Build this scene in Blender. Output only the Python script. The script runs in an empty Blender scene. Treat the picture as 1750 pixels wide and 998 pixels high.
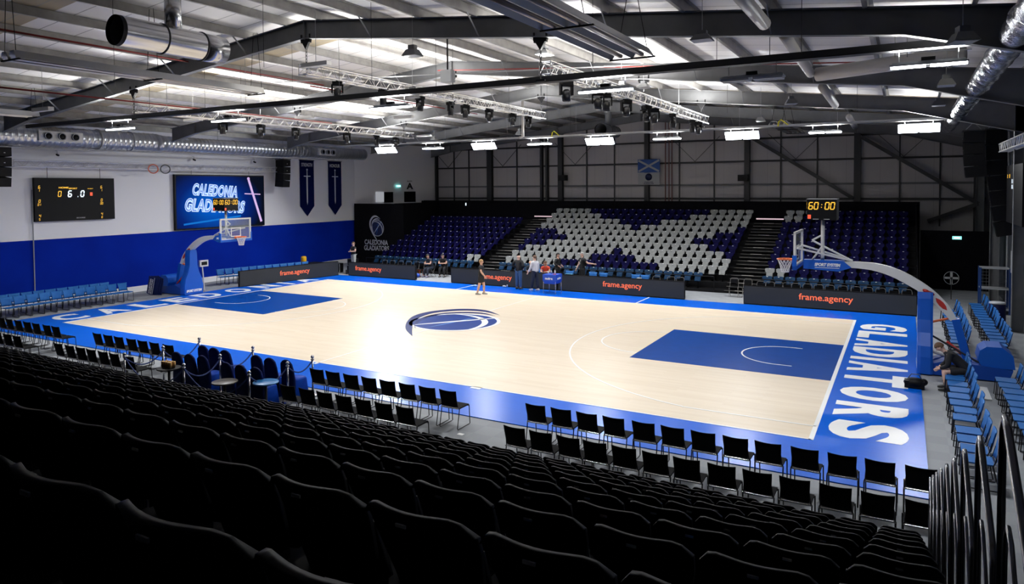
import bpy, math, random
from mathutils import Vector, Matrix
from math import sin, cos, pi, radians
random.seed(7)
SC = bpy.context.scene
COL = SC.collection
# ------------------------------------------------------------------ camera
CAM = Vector((15.6643, -23.3536, 5.3185))
def _rot(a, b, c):
    f = Vector((cos(b)*sin(a), cos(b)*cos(a), sin(b)))
    r = Vector((cos(a), -sin(a), 0)); u = r.cross(f)
    return r*cos(c)+u*sin(c), -r*sin(c)+u*cos(c), f
CR, CU, CF = _rot(-.5126, -.0331, -.0068)
FPX = 1201.79
cd = bpy.data.cameras.new('camera'); cam = bpy.data.objects.new('camera', cd); COL.objects.link(cam)
cam.matrix_world = Matrix(((CR.x, CU.x, -CF.x, CAM.x), (CR.y, CU.y, -CF.y, CAM.y), (CR.z, CU.z, -CF.z, CAM.z), (0, 0, 0, 1)))
cd.sensor_width = 36; cd.lens = 36*FPX/1750; cd.shift_x = 5.187/1750; cd.shift_y = -137.41/1750; cd.clip_end = 200; cd.clip_start = .05
SC.camera = cam
def at(u, v, **k):
    """the point of the hall seen at photo pixel u, v on the plane x=, y= or z="""
    d = CR*((u-869.813)/FPX) + CU*(-(v-361.59)/FPX) + CF
    ax = 'xyz'.index(list(k)[0]); t = (list(k.values())[0]-CAM[ax])/d[ax]
    return CAM + d*t
def depth(p): return (Vector(p)-CAM).dot(CF)
def px(p):
    d = Vector(p)-CAM; z = d.dot(CF)
    if z < .2: return None
    return 869.813+FPX*d.dot(CR)/z, 361.59-FPX*d.dot(CU)/z
# ------------------------------------------------------------------ world, exposure
W = bpy.data.worlds.new('world'); SC.world = W; W.use_nodes = True
W.node_tree.nodes['Background'].inputs[0].default_value = (.75, .82, 1, 1)
W.node_tree.nodes['Background'].inputs[1].default_value = .02
SC.view_settings.view_transform = 'Standard'; SC.view_settings.look = 'None'
SC.view_settings.exposure = 0.0; SC.view_settings.gamma = 1; SC.view_settings.use_curve_mapping = False
SC.cycles.max_bounces = 6; SC.cycles.diffuse_bounces = 3; SC.cycles.glossy_bounces = 3; SC.cycles.use_denoising = True
SC.cycles.sample_clamp_indirect = 6; SC.cycles.caustics_reflective = False; SC.cycles.caustics_refractive = False
LAMP_DOWN = 185      # watts of each lit high bay lamp, downward
LAMP_UP_FILL = 160        # watts of the upward light added at each lamp to brighten the roof
ROOF_FILL = 900  # watts of the added upward strips that brighten the roof
# ------------------------------------------------------------------ materials
MATS = {}
def mat(name, col, rough=.6, metal=0, emit=None, es=1, spec=.5, alpha=1):
    if name in MATS: return MATS[name]
    m = bpy.data.materials.new(name); m.use_nodes = True
    b = m.node_tree.nodes['Principled BSDF']
    b.inputs['Base Color'].default_value = (*col, 1); b.inputs['Roughness'].default_value = rough
    b.inputs['Metallic'].default_value = metal; b.inputs['Specular IOR Level'].default_value = spec
    if emit: b.inputs['Emission Color'].default_value = (*emit, 1); b.inputs['Emission Strength'].default_value = es
    if alpha < 1: b.inputs['Alpha'].default_value = alpha
    MATS[name] = m; return m
def noisy(name, c1, c2, scale, rough=.6, bump=0, metal=0, stretch=None, spec=.5, detail=3):
    m = mat(name, c1, rough, metal, spec=spec); nt = m.node_tree; b = nt.nodes['Principled BSDF']
    tc = nt.nodes.new('ShaderNodeTexCoord'); n = nt.nodes.new('ShaderNodeTexNoise'); n.inputs['Scale'].default_value = scale; n.inputs['Detail'].default_value = detail
    src = tc.outputs['Object']
    if stretch:
        mp = nt.nodes.new('ShaderNodeMapping'); mp.inputs['Scale'].default_value = stretch; nt.links.new(src, mp.inputs[0]); src = mp.outputs[0]
    nt.links.new(src, n.inputs['Vector'])
    r = nt.nodes.new('ShaderNodeValToRGB'); r.color_ramp.elements[0].color = (*c1, 1); r.color_ramp.elements[1].color = (*c2, 1)
    r.color_ramp.elements[0].position = .35; r.color_ramp.elements[1].position = .65
    nt.links.new(n.outputs['Fac'], r.inputs[0]); nt.links.new(r.outputs[0], b.inputs['Base Color'])
    if bump:
        bp = nt.nodes.new('ShaderNodeBump'); bp.inputs['Strength'].default_value = bump; bp.inputs['Distance'].default_value = .02
        nt.links.new(n.outputs['Fac'], bp.inputs['Height']); nt.links.new(bp.outputs[0], b.inputs['Normal'])
    return m
def ribbed(name, col, axis, period, dark=.75, rough=.5, metal=0, duty=.08):
    """painted sheet with a thin joint line every `period` metres along an axis of the object"""
    m = mat(name, col, rough, metal); nt = m.node_tree; b = nt.nodes['Principled BSDF']
    tc = nt.nodes.new('ShaderNodeTexCoord'); s = nt.nodes.new('ShaderNodeSeparateXYZ'); nt.links.new(tc.outputs['Object'], s.inputs[0])
    a = nt.nodes.new('ShaderNodeMath'); a.operation = 'PINGPONG'; a.inputs[1].default_value = period/2; nt.links.new(s.outputs[axis], a.inputs[0])
    l = nt.nodes.new('ShaderNodeMath'); l.operation = 'LESS_THAN'; l.inputs[1].default_value = period/2*duty; nt.links.new(a.outputs[0], l.inputs[0])
    x = nt.nodes.new('ShaderNodeMix'); x.data_type = 'RGBA'; x.inputs['A'].default_value = (*col, 1); x.inputs['B'].default_value = (*[c*dark for c in col], 1)
    nt.links.new(l.outputs[0], x.inputs['Factor']); nt.links.new(x.outputs['Result'], b.inputs['Base Color']); return m
def ramp_roof(name):
    """white liner sheet with a tan translucent rooflight strip in each bay"""
    m = mat(name, (.86, .85, .84), .5); nt = m.node_tree; b = nt.nodes['Principled BSDF']
    tc = nt.nodes.new('ShaderNodeTexCoord'); s = nt.nodes.new('ShaderNodeSeparateXYZ'); nt.links.new(tc.outputs['Object'], s.inputs[0])
    def M(op, src, v):
        a = nt.nodes.new('ShaderNodeMath'); a.operation = op; nt.links.new(src, a.inputs[0]); a.inputs[1].default_value = v; return a.outputs[0]
    y = M('ADD', s.outputs['Y'], 37.2); st = M('LESS_THAN', M('FLOORED_MODULO', y, 7.8), 1.1)
    j = M('LESS_THAN', M('FLOORED_MODULO', y, 1.0), .03)
    c1 = nt.nodes.new('ShaderNodeMix'); c1.data_type = 'RGBA'; c1.inputs['A'].default_value = (.86, .85, .84, 1); c1.inputs['B'].default_value = (.42, .36, .25, 1)
    nt.links.new(st, c1.inputs['Factor'])
    c2 = nt.nodes.new('ShaderNodeMix'); c2.data_type = 'RGBA'; c2.inputs['B'].default_value = (.3, .3, .3, 1)
    nt.links.new(j, c2.inputs['Factor']); nt.links.new(c1.outputs['Result'], c2.inputs['A'])
    nt.links.new(c2.outputs['Result'], b.inputs['Base Color']); return m
def planks(name):
    m = mat(name, (.8, .68, .5), .42, spec=.3); nt = m.node_tree; b = nt.nodes['Principled BSDF']
    tc = nt.nodes.new('ShaderNodeTexCoord'); mp = nt.nodes.new('ShaderNodeMapping'); nt.links.new(tc.outputs['Object'], mp.inputs[0])
    br = nt.nodes.new('ShaderNodeTexBrick'); nt.links.new(mp.outputs[0], br.inputs['Vector'])
    br.inputs['Scale'].default_value = 1; br.inputs['Brick Width'].default_value = 2.1; br.inputs['Row Height'].default_value = .13
    br.inputs['Mortar Size'].default_value = .0015; br.inputs['Color1'].default_value = (.77, .66, .5, 1); br.inputs['Color2'].default_value = (.68, .56, .4, 1)
    br.inputs['Mortar'].default_value = (.6, .48, .33, 1); br.offset = .37
    n = nt.nodes.new('ShaderNodeTexNoise'); n.inputs['Scale'].default_value = 2.2; n.inputs['Detail'].default_value = 4
    m2 = nt.nodes.new('ShaderNodeMapping'); m2.inputs['Scale'].default_value = (.35, 3, 1); nt.links.new(tc.outputs['Object'], m2.inputs[0]); nt.links.new(m2.outputs[0], n.inputs['Vector'])
    x = nt.nodes.new('ShaderNodeMix'); x.data_type = 'RGBA'; x.blend_type = 'MIX'; x.inputs['B'].default_value = (.78, .68, .54, 1)
    nt.links.new(n.outputs['Fac'], x.inputs['Factor']); nt.links.new(br.outputs['Color'], x.inputs['A']); nt.links.new(x.outputs['Result'], b.inputs['Base Color'])
    return m
def carpet(name):
    m = mat(name, (.2, .21, .22), .9); nt = m.node_tree; b = nt.nodes['Principled BSDF']
    tc = nt.nodes.new('ShaderNodeTexCoord'); ck = nt.nodes.new('ShaderNodeTexChecker'); ck.inputs['Scale'].default_value = 2
    ck.inputs['Color1'].default_value = (.36, .38, .4, 1); ck.inputs['Color2'].default_value = (.33, .35, .37, 1)
    nt.links.new(tc.outputs['Object'], ck.inputs['Vector'])
    n = nt.nodes.new('ShaderNodeTexNoise'); n.inputs['Scale'].default_value = 60; nt.links.new(tc.outputs['Object'], n.inputs['Vector'])
    x = nt.nodes.new('ShaderNodeMix'); x.data_type = 'RGBA'; x.blend_type = 'MULTIPLY'; x.inputs['Factor'].default_value = .35
    nt.links.new(ck.outputs['Color'], x.inputs['A']); nt.links.new(n.outputs['Color'], x.inputs['B']); nt.links.new(x.outputs['Result'], b.inputs['Base Color']); return m
M_wood = planks('maple_floor'); M_carpet = carpet('grey_carpet_tiles')
M_apron = noisy('blue_court_paint', (0, .1, .58), (0, .112, .63), 3, .28, stretch=(.3, 8, 1), spec=.12); M_key = noisy('key_blue_paint', (0, .045, .25), (0, .05, .28), 3, .35, spec=.05)
M_line = mat('white_line_paint', (.9, .9, .88), .4)
M_white = mat('white_wall_paint', (.88, .88, .9), .8, spec=.2); M_bluewall = noisy('blue_wall_paint', (.0, .014, .27), (.0, .02, .34), .4, .8, spec=.08)
M_gable = ribbed('grey_cladding', (.5, .48, .48), 'X', .9, .8, .6, duty=.03); M_roof = ramp_roof('roof_liner')
M_steel = noisy('grey_painted_steel', (.13, .135, .14), (.16, .165, .17), 2, .5); M_purlin = noisy('galvanised_purlin', (.26, .25, .24), (.34, .33, .31), 3, .45, metal=.3)
M_dsteel = mat('dark_steel', (.025, .026, .028), .5); M_black = mat('black_plastic', (.004, .004, .005), .55, spec=.2); M_drape = noisy('black_drape', (.002, .002, .003), (.004, .004, .006), 6, .9, spec=.1)
M_frame = mat('dark_chair_frame', (.02, .02, .022), .35, .6); M_chrome = mat('chrome', (.6, .6, .62), .2, 1)
M_alu = mat('aluminium_truss', (.75, .74, .72), .3, .5); M_duct = noisy('spiral_duct', (.42, .44, .46), (.6, .61, .62), 4, .28, .1, .85, (.2, 6, .2))
M_foil = noisy('foil_duct', (.55, .56, .6), (.8, .8, .82), 14, .22, 1.0, .9)
M_padblue = mat('hoop_padding_blue', (.0, .09, .5), .45); M_wht = mat('white_enamel', (.72, .72, .7), .4); M_orange = mat('rim_orange', (.9, .16, .02), .4)
M_net = mat('net_cord', (.85, .85, .85), .7); M_red = mat('red_paint', (.5, .03, .02), .5)
M_glass = mat('backboard_glass', (.8, .9, .9), .05, alpha=.12)
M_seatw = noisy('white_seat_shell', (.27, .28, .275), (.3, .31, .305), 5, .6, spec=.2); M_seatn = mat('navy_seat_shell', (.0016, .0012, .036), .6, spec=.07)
M_seatt = mat('teal_seat_shell', (.006, .035, .09), .5, spec=.15); M_seatd = mat('dark_seat_shell', (.003, .0033, .005), .55, spec=.1)
M_teal = noisy('teal_blue_upholstery', (.012, .11, .36), (.015, .13, .4), 9, .6, spec=.25); M_blk = noisy('black_upholstery', (.003, .003, .004), (.005, .005, .006), 20, .8, spec=.12)
M_deck = mat('stand_deck', (.004, .004, .005), .7, spec=.2); M_nose = mat('step_nosing', (.5, .46, .42), .4); M_plate = mat('seat_number_plate', (.85, .85, .85), .3)
M_spandex = noisy('navy_spandex', (.002, .008, .06), (.003, .01, .08), 6, .7, spec=.1); M_seatcov = noisy('blue_seat_cover', (0, .035, .3), (0, .05, .38), 6, .6, spec=.1); M_bluecloth = mat('royal_blue_cloth', (.01, .07, .45), .6)
M_led = noisy('led_panel_face', (.014, .015, .018), (.018, .019, .022), .6, .4, spec=.2)
for mm in (M_led,): mm.node_tree.nodes['Principled BSDF'].inputs['Emission Color'].default_value = (.042, .047, .052, 1); mm.node_tree.nodes['Principled BSDF'].inputs['Emission Strength'].default_value = .4
M_ledtxt = mat('orange_led_text', (.1, .02, .01), .5, emit=(1, .17, .07), es=1.0); M_amber = mat('amber_led', (.1, .05, 0), .5, emit=(1, .55, .05), es=1.1)
M_lwht = mat('white_led', (.1, .1, .1), .5, emit=(.75, .88, 1), es=1.4); M_lred = mat('red_led', (.1, 0, 0), .5, emit=(1, .12, .05), es=1)
M_tube = mat('lit_lamp_lens', (1, 1, 1), .5, emit=(.9, .95, 1), es=14); M_lens = mat('unlit_lamp_lens', (.5, .52, .55), .3)
M_skin = mat('skin', (.62, .36, .26), .55); M_gal = mat('grey_enamel', (.35, .36, .37), .45)
# ------------------------------------------------------------------ mesh builder
class B:
    def __init__(s): s.v = []; s.f = []; s.mi = []; s.m = 0; s.sm = []
    def add(s, vs, fs, smooth=False):
        o = len(s.v); s.v += [tuple(p) for p in vs]
        for f in fs: s.f.append([i+o for i in f]); s.mi.append(s.m); s.sm.append(smooth)
        return s
    def box(s, x0, x1, y0, y1, z0, z1):
        return s.add([(x0, y0, z0), (x1, y0, z0), (x1, y1, z0), (x0, y1, z0), (x0, y0, z1), (x1, y0, z1), (x1, y1, z1), (x0, y1, z1)],
                     [(3, 2, 1, 0), (4, 5, 6, 7), (0, 1, 5, 4), (1, 2, 6, 5), (2, 3, 7, 6), (3, 0, 4, 7)])
    def bar(s, p, q, w, h=None, up=(0, 0, 1)):
        """rectangular bar from p to q, w wide and h deep"""
        h = h or w; p = Vector(p); q = Vector(q); d = (q-p).normalized(); U = Vector(up)
        if abs(d.dot(U)) > .98: U = Vector((0, 1, 0))
        a = d.cross(U).normalized()*w/2; b = a.cross(d).normalized()*h/2
        return s.add([p-a-b, p+a-b, p+a+b, p-a+b, q-a-b, q+a-b, q+a+b, q-a+b], [(3, 2, 1, 0), (4, 5, 6, 7), (0, 1, 5, 4), (1, 2, 6, 5), (2, 3, 7, 6), (3, 0, 4, 7)])
    def tube(s, pts, r, n=6, cap=True, closed=False):
        pts = [Vector(p) for p in pts]; k = len(pts); rs = r if isinstance(r, (list, tuple)) else [r]*k; vs = []; fs = []; prev = None
        for i, p in enumerate(pts):
            if closed: d = pts[(i+1) % k]-pts[i-1]
            else: d = pts[min(i+1, k-1)]-pts[max(i-1, 0)]
            d.normalize(); U = prev or (Vector((0, 0, 1)) if abs(d.z) < .9 else Vector((0, 1, 0)))
            a = d.cross(U).normalized(); b = a.cross(d).normalized(); prev = b
            for j in range(n): t = 2*pi*j/n; vs.append(p+(a*cos(t)+b*sin(t))*rs[i])
        for i in range(k if closed else k-1):
            i2 = (i+1) % k
            for j in range(n): fs.append((i*n+j, i*n+(j+1) % n, i2*n+(j+1) % n, i2*n+j))
        if cap and not closed: fs.append(tuple(range(n))[::-1]); fs.append(tuple((k-1)*n+j for j in range(n)))
        return s.add(vs, fs, n > 6)
    def prism(s, poly, axis, a, b):
        """polygon (2D) extruded along an axis from a to b"""
        def P(p, t):
            return {'x': (t, p[0], p[1]), 'y': (p[0], t, p[1]), 'z': (p[0], p[1], t)}[axis]
        n = len(poly); vs = [P(p, a) for p in poly]+[P(p, b) for p in poly]
        return s.add(vs, [tuple(range(n))[::-1], tuple(range(n, 2*n))]+[(i, (i+1) % n, (i+1) % n+n, i+n) for i in range(n)])
    def lathe(s, prof, c=(0, 0, 0), n=16):
        vs = []; fs = []
        for r, z in prof:
            for j in range(n): vs.append((c[0]+r*cos(2*pi*j/n), c[1]+r*sin(2*pi*j/n), c[2]+z))
        for i in range(len(prof)-1):
            for j in range(n): fs.append((i*n+j, i*n+(j+1) % n, (i+1)*n+(j+1) % n, (i+1)*n+j))
        fs.append(tuple(range(n))[::-1]); fs.append(tuple((len(prof)-1)*n+j for j in range(n)))
        return s.add(vs, fs, True)
    def ball(s, c, r, n=10, sc=(1, 1, 1)):
        pr = [(r*sin(pi*i/n)+1e-4, -r*cos(pi*i/n)) for i in range(n+1)]; vs = []; fs = []; k = n+4
        for a, z in pr:
            for j in range(k): vs.append((c[0]+a*cos(2*pi*j/k)*sc[0], c[1]+a*sin(2*pi*j/k)*sc[1], c[2]+z*sc[2]))
        for i in range(n):
            for j in range(k): fs.append((i*k+j, i*k+(j+1) % k, (i+1)*k+(j+1) % k, (i+1)*k+j))
        return s.add(vs, fs, True)
    def strip(s, ps, qs, z0, z1):
        """closed thin band between two rows of 2D points"""
        n = len(ps); vs = [(p[0], p[1], z1) for p in ps]+[(q[0], q[1], z1) for q in qs]+[(p[0], p[1], z0) for p in ps]+[(q[0], q[1], z0) for q in qs]; fs = []
        for i in range(n-1):
            fs += [(i, i+1, n+i+1, n+i), (2*n+i, 3*n+i, 3*n+i+1, 2*n+i+1), (i, 2*n+i, 2*n+i+1, i+1), (n+i, n+i+1, 3*n+i+1, 3*n+i)]
        return s.add(vs, fs)
    def xf(s, M):
        s.v = [tuple(M @ Vector(p)) for p in s.v]; return s
    def mesh(s, name, mats):
        me = bpy.data.meshes.new(name); me.from_pydata(s.v, [], s.f); me.validate(); 
        for m in (mats if isinstance(mats, (list, tuple)) else [mats]): me.materials.append(m)
        if len(me.polygons) == len(s.mi):
            me.polygons.foreach_set('material_index', s.mi); me.polygons.foreach_set('use_smooth', s.sm)
        me.update(); return me
def link(name, me, parent=None, loc=None):
    o = bpy.data.objects.new(name, me); COL.objects.link(o)
    if parent: o.parent = parent
    if loc: o.location = loc
    return o
def part(name, b, m, parent, label=None):
    o = link(name, b.mesh(name, m), parent)
    if label: o['label'] = label
    return o
def tag(o, label, cat, group=None, kind=None):
    o['label'] = label; o['category'] = cat
    if group: o['group'] = group
    if kind: o['kind'] = kind
    return o
def thing(name, label, cat, loc=(0, 0, 0), rz=0, group=None):
    o = link(name, None); o.location = loc; o.rotation_euler = (0, 0, rz); return tag(o, label, cat, group)
def solo(name, b, m, label, cat, loc=(0, 0, 0), rz=0, group=None, kind=None):
    o = link(name, b.mesh(name, m)); o.location = loc; o.rotation_euler = (0, 0, rz); return tag(o, label, cat, group, kind)
def struct(name, b, m, parent=None):
    o = link(name, b.mesh(name, m), parent)
    if not parent: o['kind'] = 'structure'
    return o
def dup(o, parent=None):
    c = o.copy(); COL.objects.link(c)
    if parent: c.parent = parent
    for ch in KIDS.setdefault(o.name, [x for x in bpy.data.objects if x.parent == o]): dup(ch, c)
    return c
KIDS = {}
def place(proto, used, loc, rz, label, group=None):
    if not used: used.append(1); o = proto
    else: o = dup(proto)
    o.location = loc; o.rotation_euler = (0, 0, rz); o['label'] = label
    if group: o['group'] = group
    return o
ONES = 'zeroth first second third fourth fifth sixth seventh eighth ninth tenth eleventh twelfth thirteenth fourteenth fifteenth sixteenth seventeenth eighteenth nineteenth'.split()
TENS = {2: 'twent', 3: 'thirt', 4: 'fort', 5: 'fift', 6: 'sixt'}
def nth(i):
    if i < 20: return ONES[i]
    t, r = divmod(i, 10); return TENS[t]+'ieth' if not r else TENS[t]+'y-'+ONES[r]
def text_verts(s, bold=0., fit=None, shear=0, spacing=1.):
    """flat lettering outline as (verts2D, faces), fitted to a w x h box centred on the origin"""
    cu = bpy.data.curves.new('t', 'FONT'); cu.body = s; cu.align_x = 'CENTER'; cu.offset = bold; cu.shear = shear; cu.space_character = spacing; cu.resolution_u = 4
    o = bpy.data.objects.new('t', cu); COL.objects.link(o); dg = bpy.context.evaluated_depsgraph_get(); me = bpy.data.meshes.new_from_object(o.evaluated_get(dg))
    v = [(p.co.x, p.co.y) for p in me.vertices]; f = [list(p.vertices) for p in me.polygons]
    bpy.data.objects.remove(o); bpy.data.curves.remove(cu); bpy.data.meshes.remove(me)
    x0 = min(p[0] for p in v); x1 = max(p[0] for p in v); y0 = min(p[1] for p in v); y1 = max(p[1] for p in v)
    w, h = fit; sx = w/(x1-x0); sy = h/(y1-y0) if h else sx
    return [((p[0]-(x0+x1)/2)*sx, (p[1]-(y0+y1)/2)*sy) for p in v], f
def lettering(b, s, c, right, up, w, h, bold=.02, shear=0, spacing=1., thick=.004):
    """text laid on a surface: centre c, unit vectors right and up; it has a small thickness off the surface"""
    v, f = text_verts(s, bold, (w, h), shear, spacing); c = Vector(c); R = Vector(right).normalized(); U = Vector(up).normalized(); N = R.cross(U)
    n = len(v); vs = [c+R*a+U*d+N*thick for a, d in v]+[c+R*a+U*d for a, d in v]
    from collections import Counter
    ed = Counter()
    for q in f:
        for i in range(len(q)): e = (q[i], q[(i+1) % len(q)]); ed[tuple(sorted(e))] += 1
    side = []
    for q in f:
        for i in range(len(q)):
            a, d = q[i], q[(i+1) % len(q)]
            if ed[tuple(sorted((a, d)))] == 1: side.append((a, a+n, d+n, d))
    return b.add(vs, f+side)
SEG = {'0': 'abcdef', '1': 'bc', '2': 'abged', '3': 'abgcd', '4': 'fgbc', '5': 'afgcd', '6': 'afgedc', '7': 'abc', '8': 'abcdefg', '9': 'abcfgd'}
def digits(b, s, c, right, up, h, pitch=None, t=.14, thick=.006, lean=.12):
    c = Vector(c); R = Vector(right).normalized(); U = Vector(up).normalized(); N = R.cross(U); w = h*.5; pitch = pitch or h*.72; x = -pitch*(len(s)-1)/2
    def seg(x0, y0, x1, y1):
        k = h*t/2
        if abs(x0-x1) < 1e-6: q = [(x0-k, y0+k*.6), (x0+k, y0+k*.6), (x0+k, y1-k*.6), (x0-k, y1-k*.6)]
        else: q = [(x0+k*.2, y0-k), (x1-k*.2, y0-k), (x1-k*.2, y0+k), (x0+k*.2, y0+k)]
        vs = [c+R*(a+lean*d)+U*d+N*thick for a, d in q]+[c+R*(a+lean*d)+U*d for a, d in q]
        b.add(vs, [(0, 1, 2, 3), (0, 4, 5, 1), (1, 5, 6, 2), (2, 6, 7, 3), (3, 7, 4, 0)])
    for ch in s:
        l, r_, tp, bt = x-w/2, x+w/2, h/2, -h/2
        P = {'a': (l, tp, r_, tp), 'g': (l, 0, r_, 0), 'd': (l, bt, r_, bt), 'f': (l, 0, l, tp), 'b': (r_, 0, r_, tp), 'e': (l, bt, l, 0), 'c': (r_, bt, r_, 0)}
        if ch == ':':
            for yy in (h*.18, -h*.22): seg(x-h*.07, yy, x+h*.07, yy)
        elif ch == '.': seg(x-h*.07, bt, x+h*.07, bt)
        else:
            for k in SEG.get(ch, ''): seg(*P[k])
        x += pitch
    return b
# ================================================================== THE SETTING
GY = 23.4; LX = -19.7; RX = 19.7; NY = -26.5
def roofz(x): return 10.62-.105*abs(x)
b = B(); b.box(LX-.3, RX+.3, NY, GY+.3, -.25, -.02); struct('floor', b, M_carpet)
# walls
b = B(); b.box(LX-.25, LX, NY, 16.3, 3.05, 9); struct('wall_left', b, M_white)
b = B(); b.box(LX-.25, LX+.03, NY, 16.3, -.02, 3.05); struct('wall_left_lower', b, M_bluewall)
b = B(); b.box(LX+.03, LX+.08, NY, 16.3, -.02, .28); struct('baseboard_left', b, M_white)
b = B(); b.add([(LX, 16.3, -.02), (-17.4, GY, -.02), (-17.4, GY, 9.2), (LX, 16.3, 9.2), (LX-.2, 16.5, -.02), (-17.6, GY+.1, -.02), (-17.6, GY+.1, 9.2), (LX-.2, 16.5, 9.2)],
               [(0, 1, 2, 3), (7, 6, 5, 4), (0, 3, 7, 4), (1, 5, 6, 2), (3, 2, 6, 7), (0, 4, 5, 1)])
struct('wall_corner', b, M_white)
b = B(); b.add([(LX, GY, 0), (RX, GY, 0), (RX, GY, roofz(RX)), (0, GY, roofz(0)), (LX, GY, roofz(LX)), (LX, GY+.2, 0), (RX, GY+.2, 0), (RX, GY+.2, roofz(RX)), (0, GY+.2, roofz(0)), (LX, GY+.2, roofz(LX))],
               [(0, 1, 2, 3, 4), (9, 8, 7, 6, 5), (0, 5, 6, 1), (1, 6, 7, 2), (2, 7, 8, 3), (3, 8, 9, 4), (4, 9, 5, 0)])
wf = struct('wall_far', b, M_gable)
M_rwall = ribbed('grey_blue_wall_panel', (.055, .065, .08), 'Y', 1.0, .8, .6, duty=.03)
b = B(); b.box(RX, RX+.25, NY, GY, -.02, 9); struct('wall_right', b, M_rwall)
b = B(); b.box(LX, RX, NY-.2, NY, -.02, 10.7); struct('wall_near', b, M_drape)
# roof sheets
b = B(); b.add([(LX-.3, NY, roofz(LX-.3)), (0, NY, roofz(0)), (0, GY+.3, roofz(0)), (LX-.3, GY+.3, roofz(LX-.3)), (LX-.3, NY, roofz(LX-.3)+.1), (0, NY, roofz(0)+.1), (0, GY+.3, roofz(0)+.1), (LX-.3, GY+.3, roofz(LX-.3)+.1)],
               [(3, 2, 1, 0), (4, 5, 6, 7), (0, 1, 5, 4), (1, 2, 6, 5), (2, 3, 7, 6), (3, 0, 4, 7)]); 
b.v += [(-x, y, z) for x, y, z in b.v]; b.f += [[i+8 for i in f][::-1] for f in b.f[:6]]; b.mi += [0]*6; b.sm += [False]*6
struct('ceiling', b, M_roof)
# purlins along the hall
def zpurlin(x):
    b = B(); z = roofz(x); k = 1 if x > 0 else -1
    b.box(x-.008, x+.008, NY, GY, z-.26, z-.01); b.box(x, x+.08*k, NY, GY, z-.035, z-.02) if k > 0 else b.box(x-.08, x, NY, GY, z-.035, z-.02)
    b.box(min(x, x-.08*k), max(x, x-.08*k), NY, GY, z-.27, z-.25); return b
for i in range(11):
    for k in (-1, 1):
        x = k*(.75+i*1.78)
        struct('trim_%d' % (i*2+(k > 0)+1), zpurlin(x), M_purlin)
# portal frames: rafter web, flanges, haunches, columns and fly braces
FY = [-7.83-7.8, -7.83, 0, 7.8, 15.6, 22.9]
def rz(x): return 10.36-.105*abs(x)       # top of rafter
def ibar(b, p, q, d0, d1, y, w=.2):
    """I-section in the plane y between (x,z) tops p and q with depths d0 and d1"""
    (x0, z0), (x1, z1) = p, q
    for (a, c) in ((0, .02), (None, None)):
        pass
    b.prism([(x0, z0-d0), (x1, z1-d1), (x1, z1), (x0, z0)] if x1 > x0 else [(x1, z1-d1), (x0, z0-d0), (x0, z0), (x1, z1)], 'y', y-.008, y+.008)
    b.bar((x0, y, z0), (x1, y, z1), w, .025, up=(0, 1, 0)) if False else None
    for dz0, dz1 in ((0, 0), (d0, d1)):
        a = [(x0, z0-dz0-.014), (x1, z1-dz1-.014), (x1, z1-dz1+.014), (x0, z0-dz0+.014)]
        b.prism(a if x1 > x0 else a[::-1], 'y', y-w/2, y+w/2)
for fi, y in enumerate(FY):
    r = thing('portal_frame', 'grey steel portal frame, %s from the camera end of the roof' % nth(fi+1), 'roof frame', (0, 0, 0), group='steel portal frames of the roof')
    for k in (-1, 1):
        b = B(); ibar(b, (0, rz(0)), (k*15.62, rz(15.62)), .52, .52, y); ibar(b, (k*15.62, rz(15.62)), (k*(19.5 if k > 0 else 17.5), rz(19.5 if k > 0 else 17.5)), .52, 1.15 if k > 0 else .68, y)
        b.box(k*15.62-.012, k*15.62+.012, y-.1, y+.1, rz(15.62)-.52, rz(15.62)); part('rafter', b, M_steel, r)
        b = B(); x = k*19.45
        b.box(min(x, x-.35*k), max(x, x-.35*k), y-.008, y+.008, -.02, rz(19.5)-.1)
        for xx in (x, x-.35*k): b.box(xx-.012, xx+.012, y-.11, y+.11, -.02, rz(19.3)-.05)
        if k > 0: part('column', b, M_steel, r)
        for j in range(1, 9, 2):
            xx = k*(.75+1.78*j)
            b = B(); b.bar((xx, y-.02, rz(xx)-.5), (xx, y-.62, roofz(xx)-.22), .05, .012, up=(1, 0, 0))
            part('fly_brace', b, M_gal, r)
    b = B(); b.box(-.012, .012, y-.1, y+.1, rz(0)-.56, rz(0)+.02); part('ridge_plate', b, M_steel, r)
# gable steelwork
g = thing('gable_steelwork', 'dark steel columns and rails fixed against the grey end wall', 'steelwork')
for x, w in ((-17.2, .12), (-12.2, .42), (-7.75, .16), (-7.3, .16), (-6.2, .34), (.3, .3), (6.9, .32), (13.2, .36), (19.2, .4)):
    b = B(); zt = roofz(x)-.3; b.box(x-w/2, x+w/2, GY-.34, GY-.31, 0, zt); b.box(x-w/2, x+w/2, GY-.05, GY-.02, 0, zt); b.box(x-.01, x+.01, GY-.31, GY-.05, 0, zt); part('column', b, M_dsteel, g)
for z in (4.55, 5.45, 6.93, 8.35):
    b = B(); b.box(-17.3, 19.6, GY-.16, GY-.02, z-.05, z-.035); b.box(-17.3, 19.6, GY-.04, GY-.02, z-.05, z+.07); part('rail', b, M_dsteel if z != 5.45 else M_steel, g)
for x in (-15.6, -14.2, -9.9, -4.2, -2.1, 2.5, 4.8, 8.9, 11, 15.4, 17.4):
    b = B(); b.box(x-.04, x+.04, GY-.1, GY-.02, 3, roofz(x)-.4); part('rail', b, M_dsteel, g)
for (x0, z0, x1, z1) in ((7.3, 8.35, 13.0, 4.6), (13.4, 8.2, 19.2, 4.3), (16.8, 3.3, 19.2, 4.3)):
    b = B(); b.bar((x0, GY-.5, z0), (x1, GY-.5, z1), .2, .2); part('brace', b, M_dsteel, g)
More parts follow.
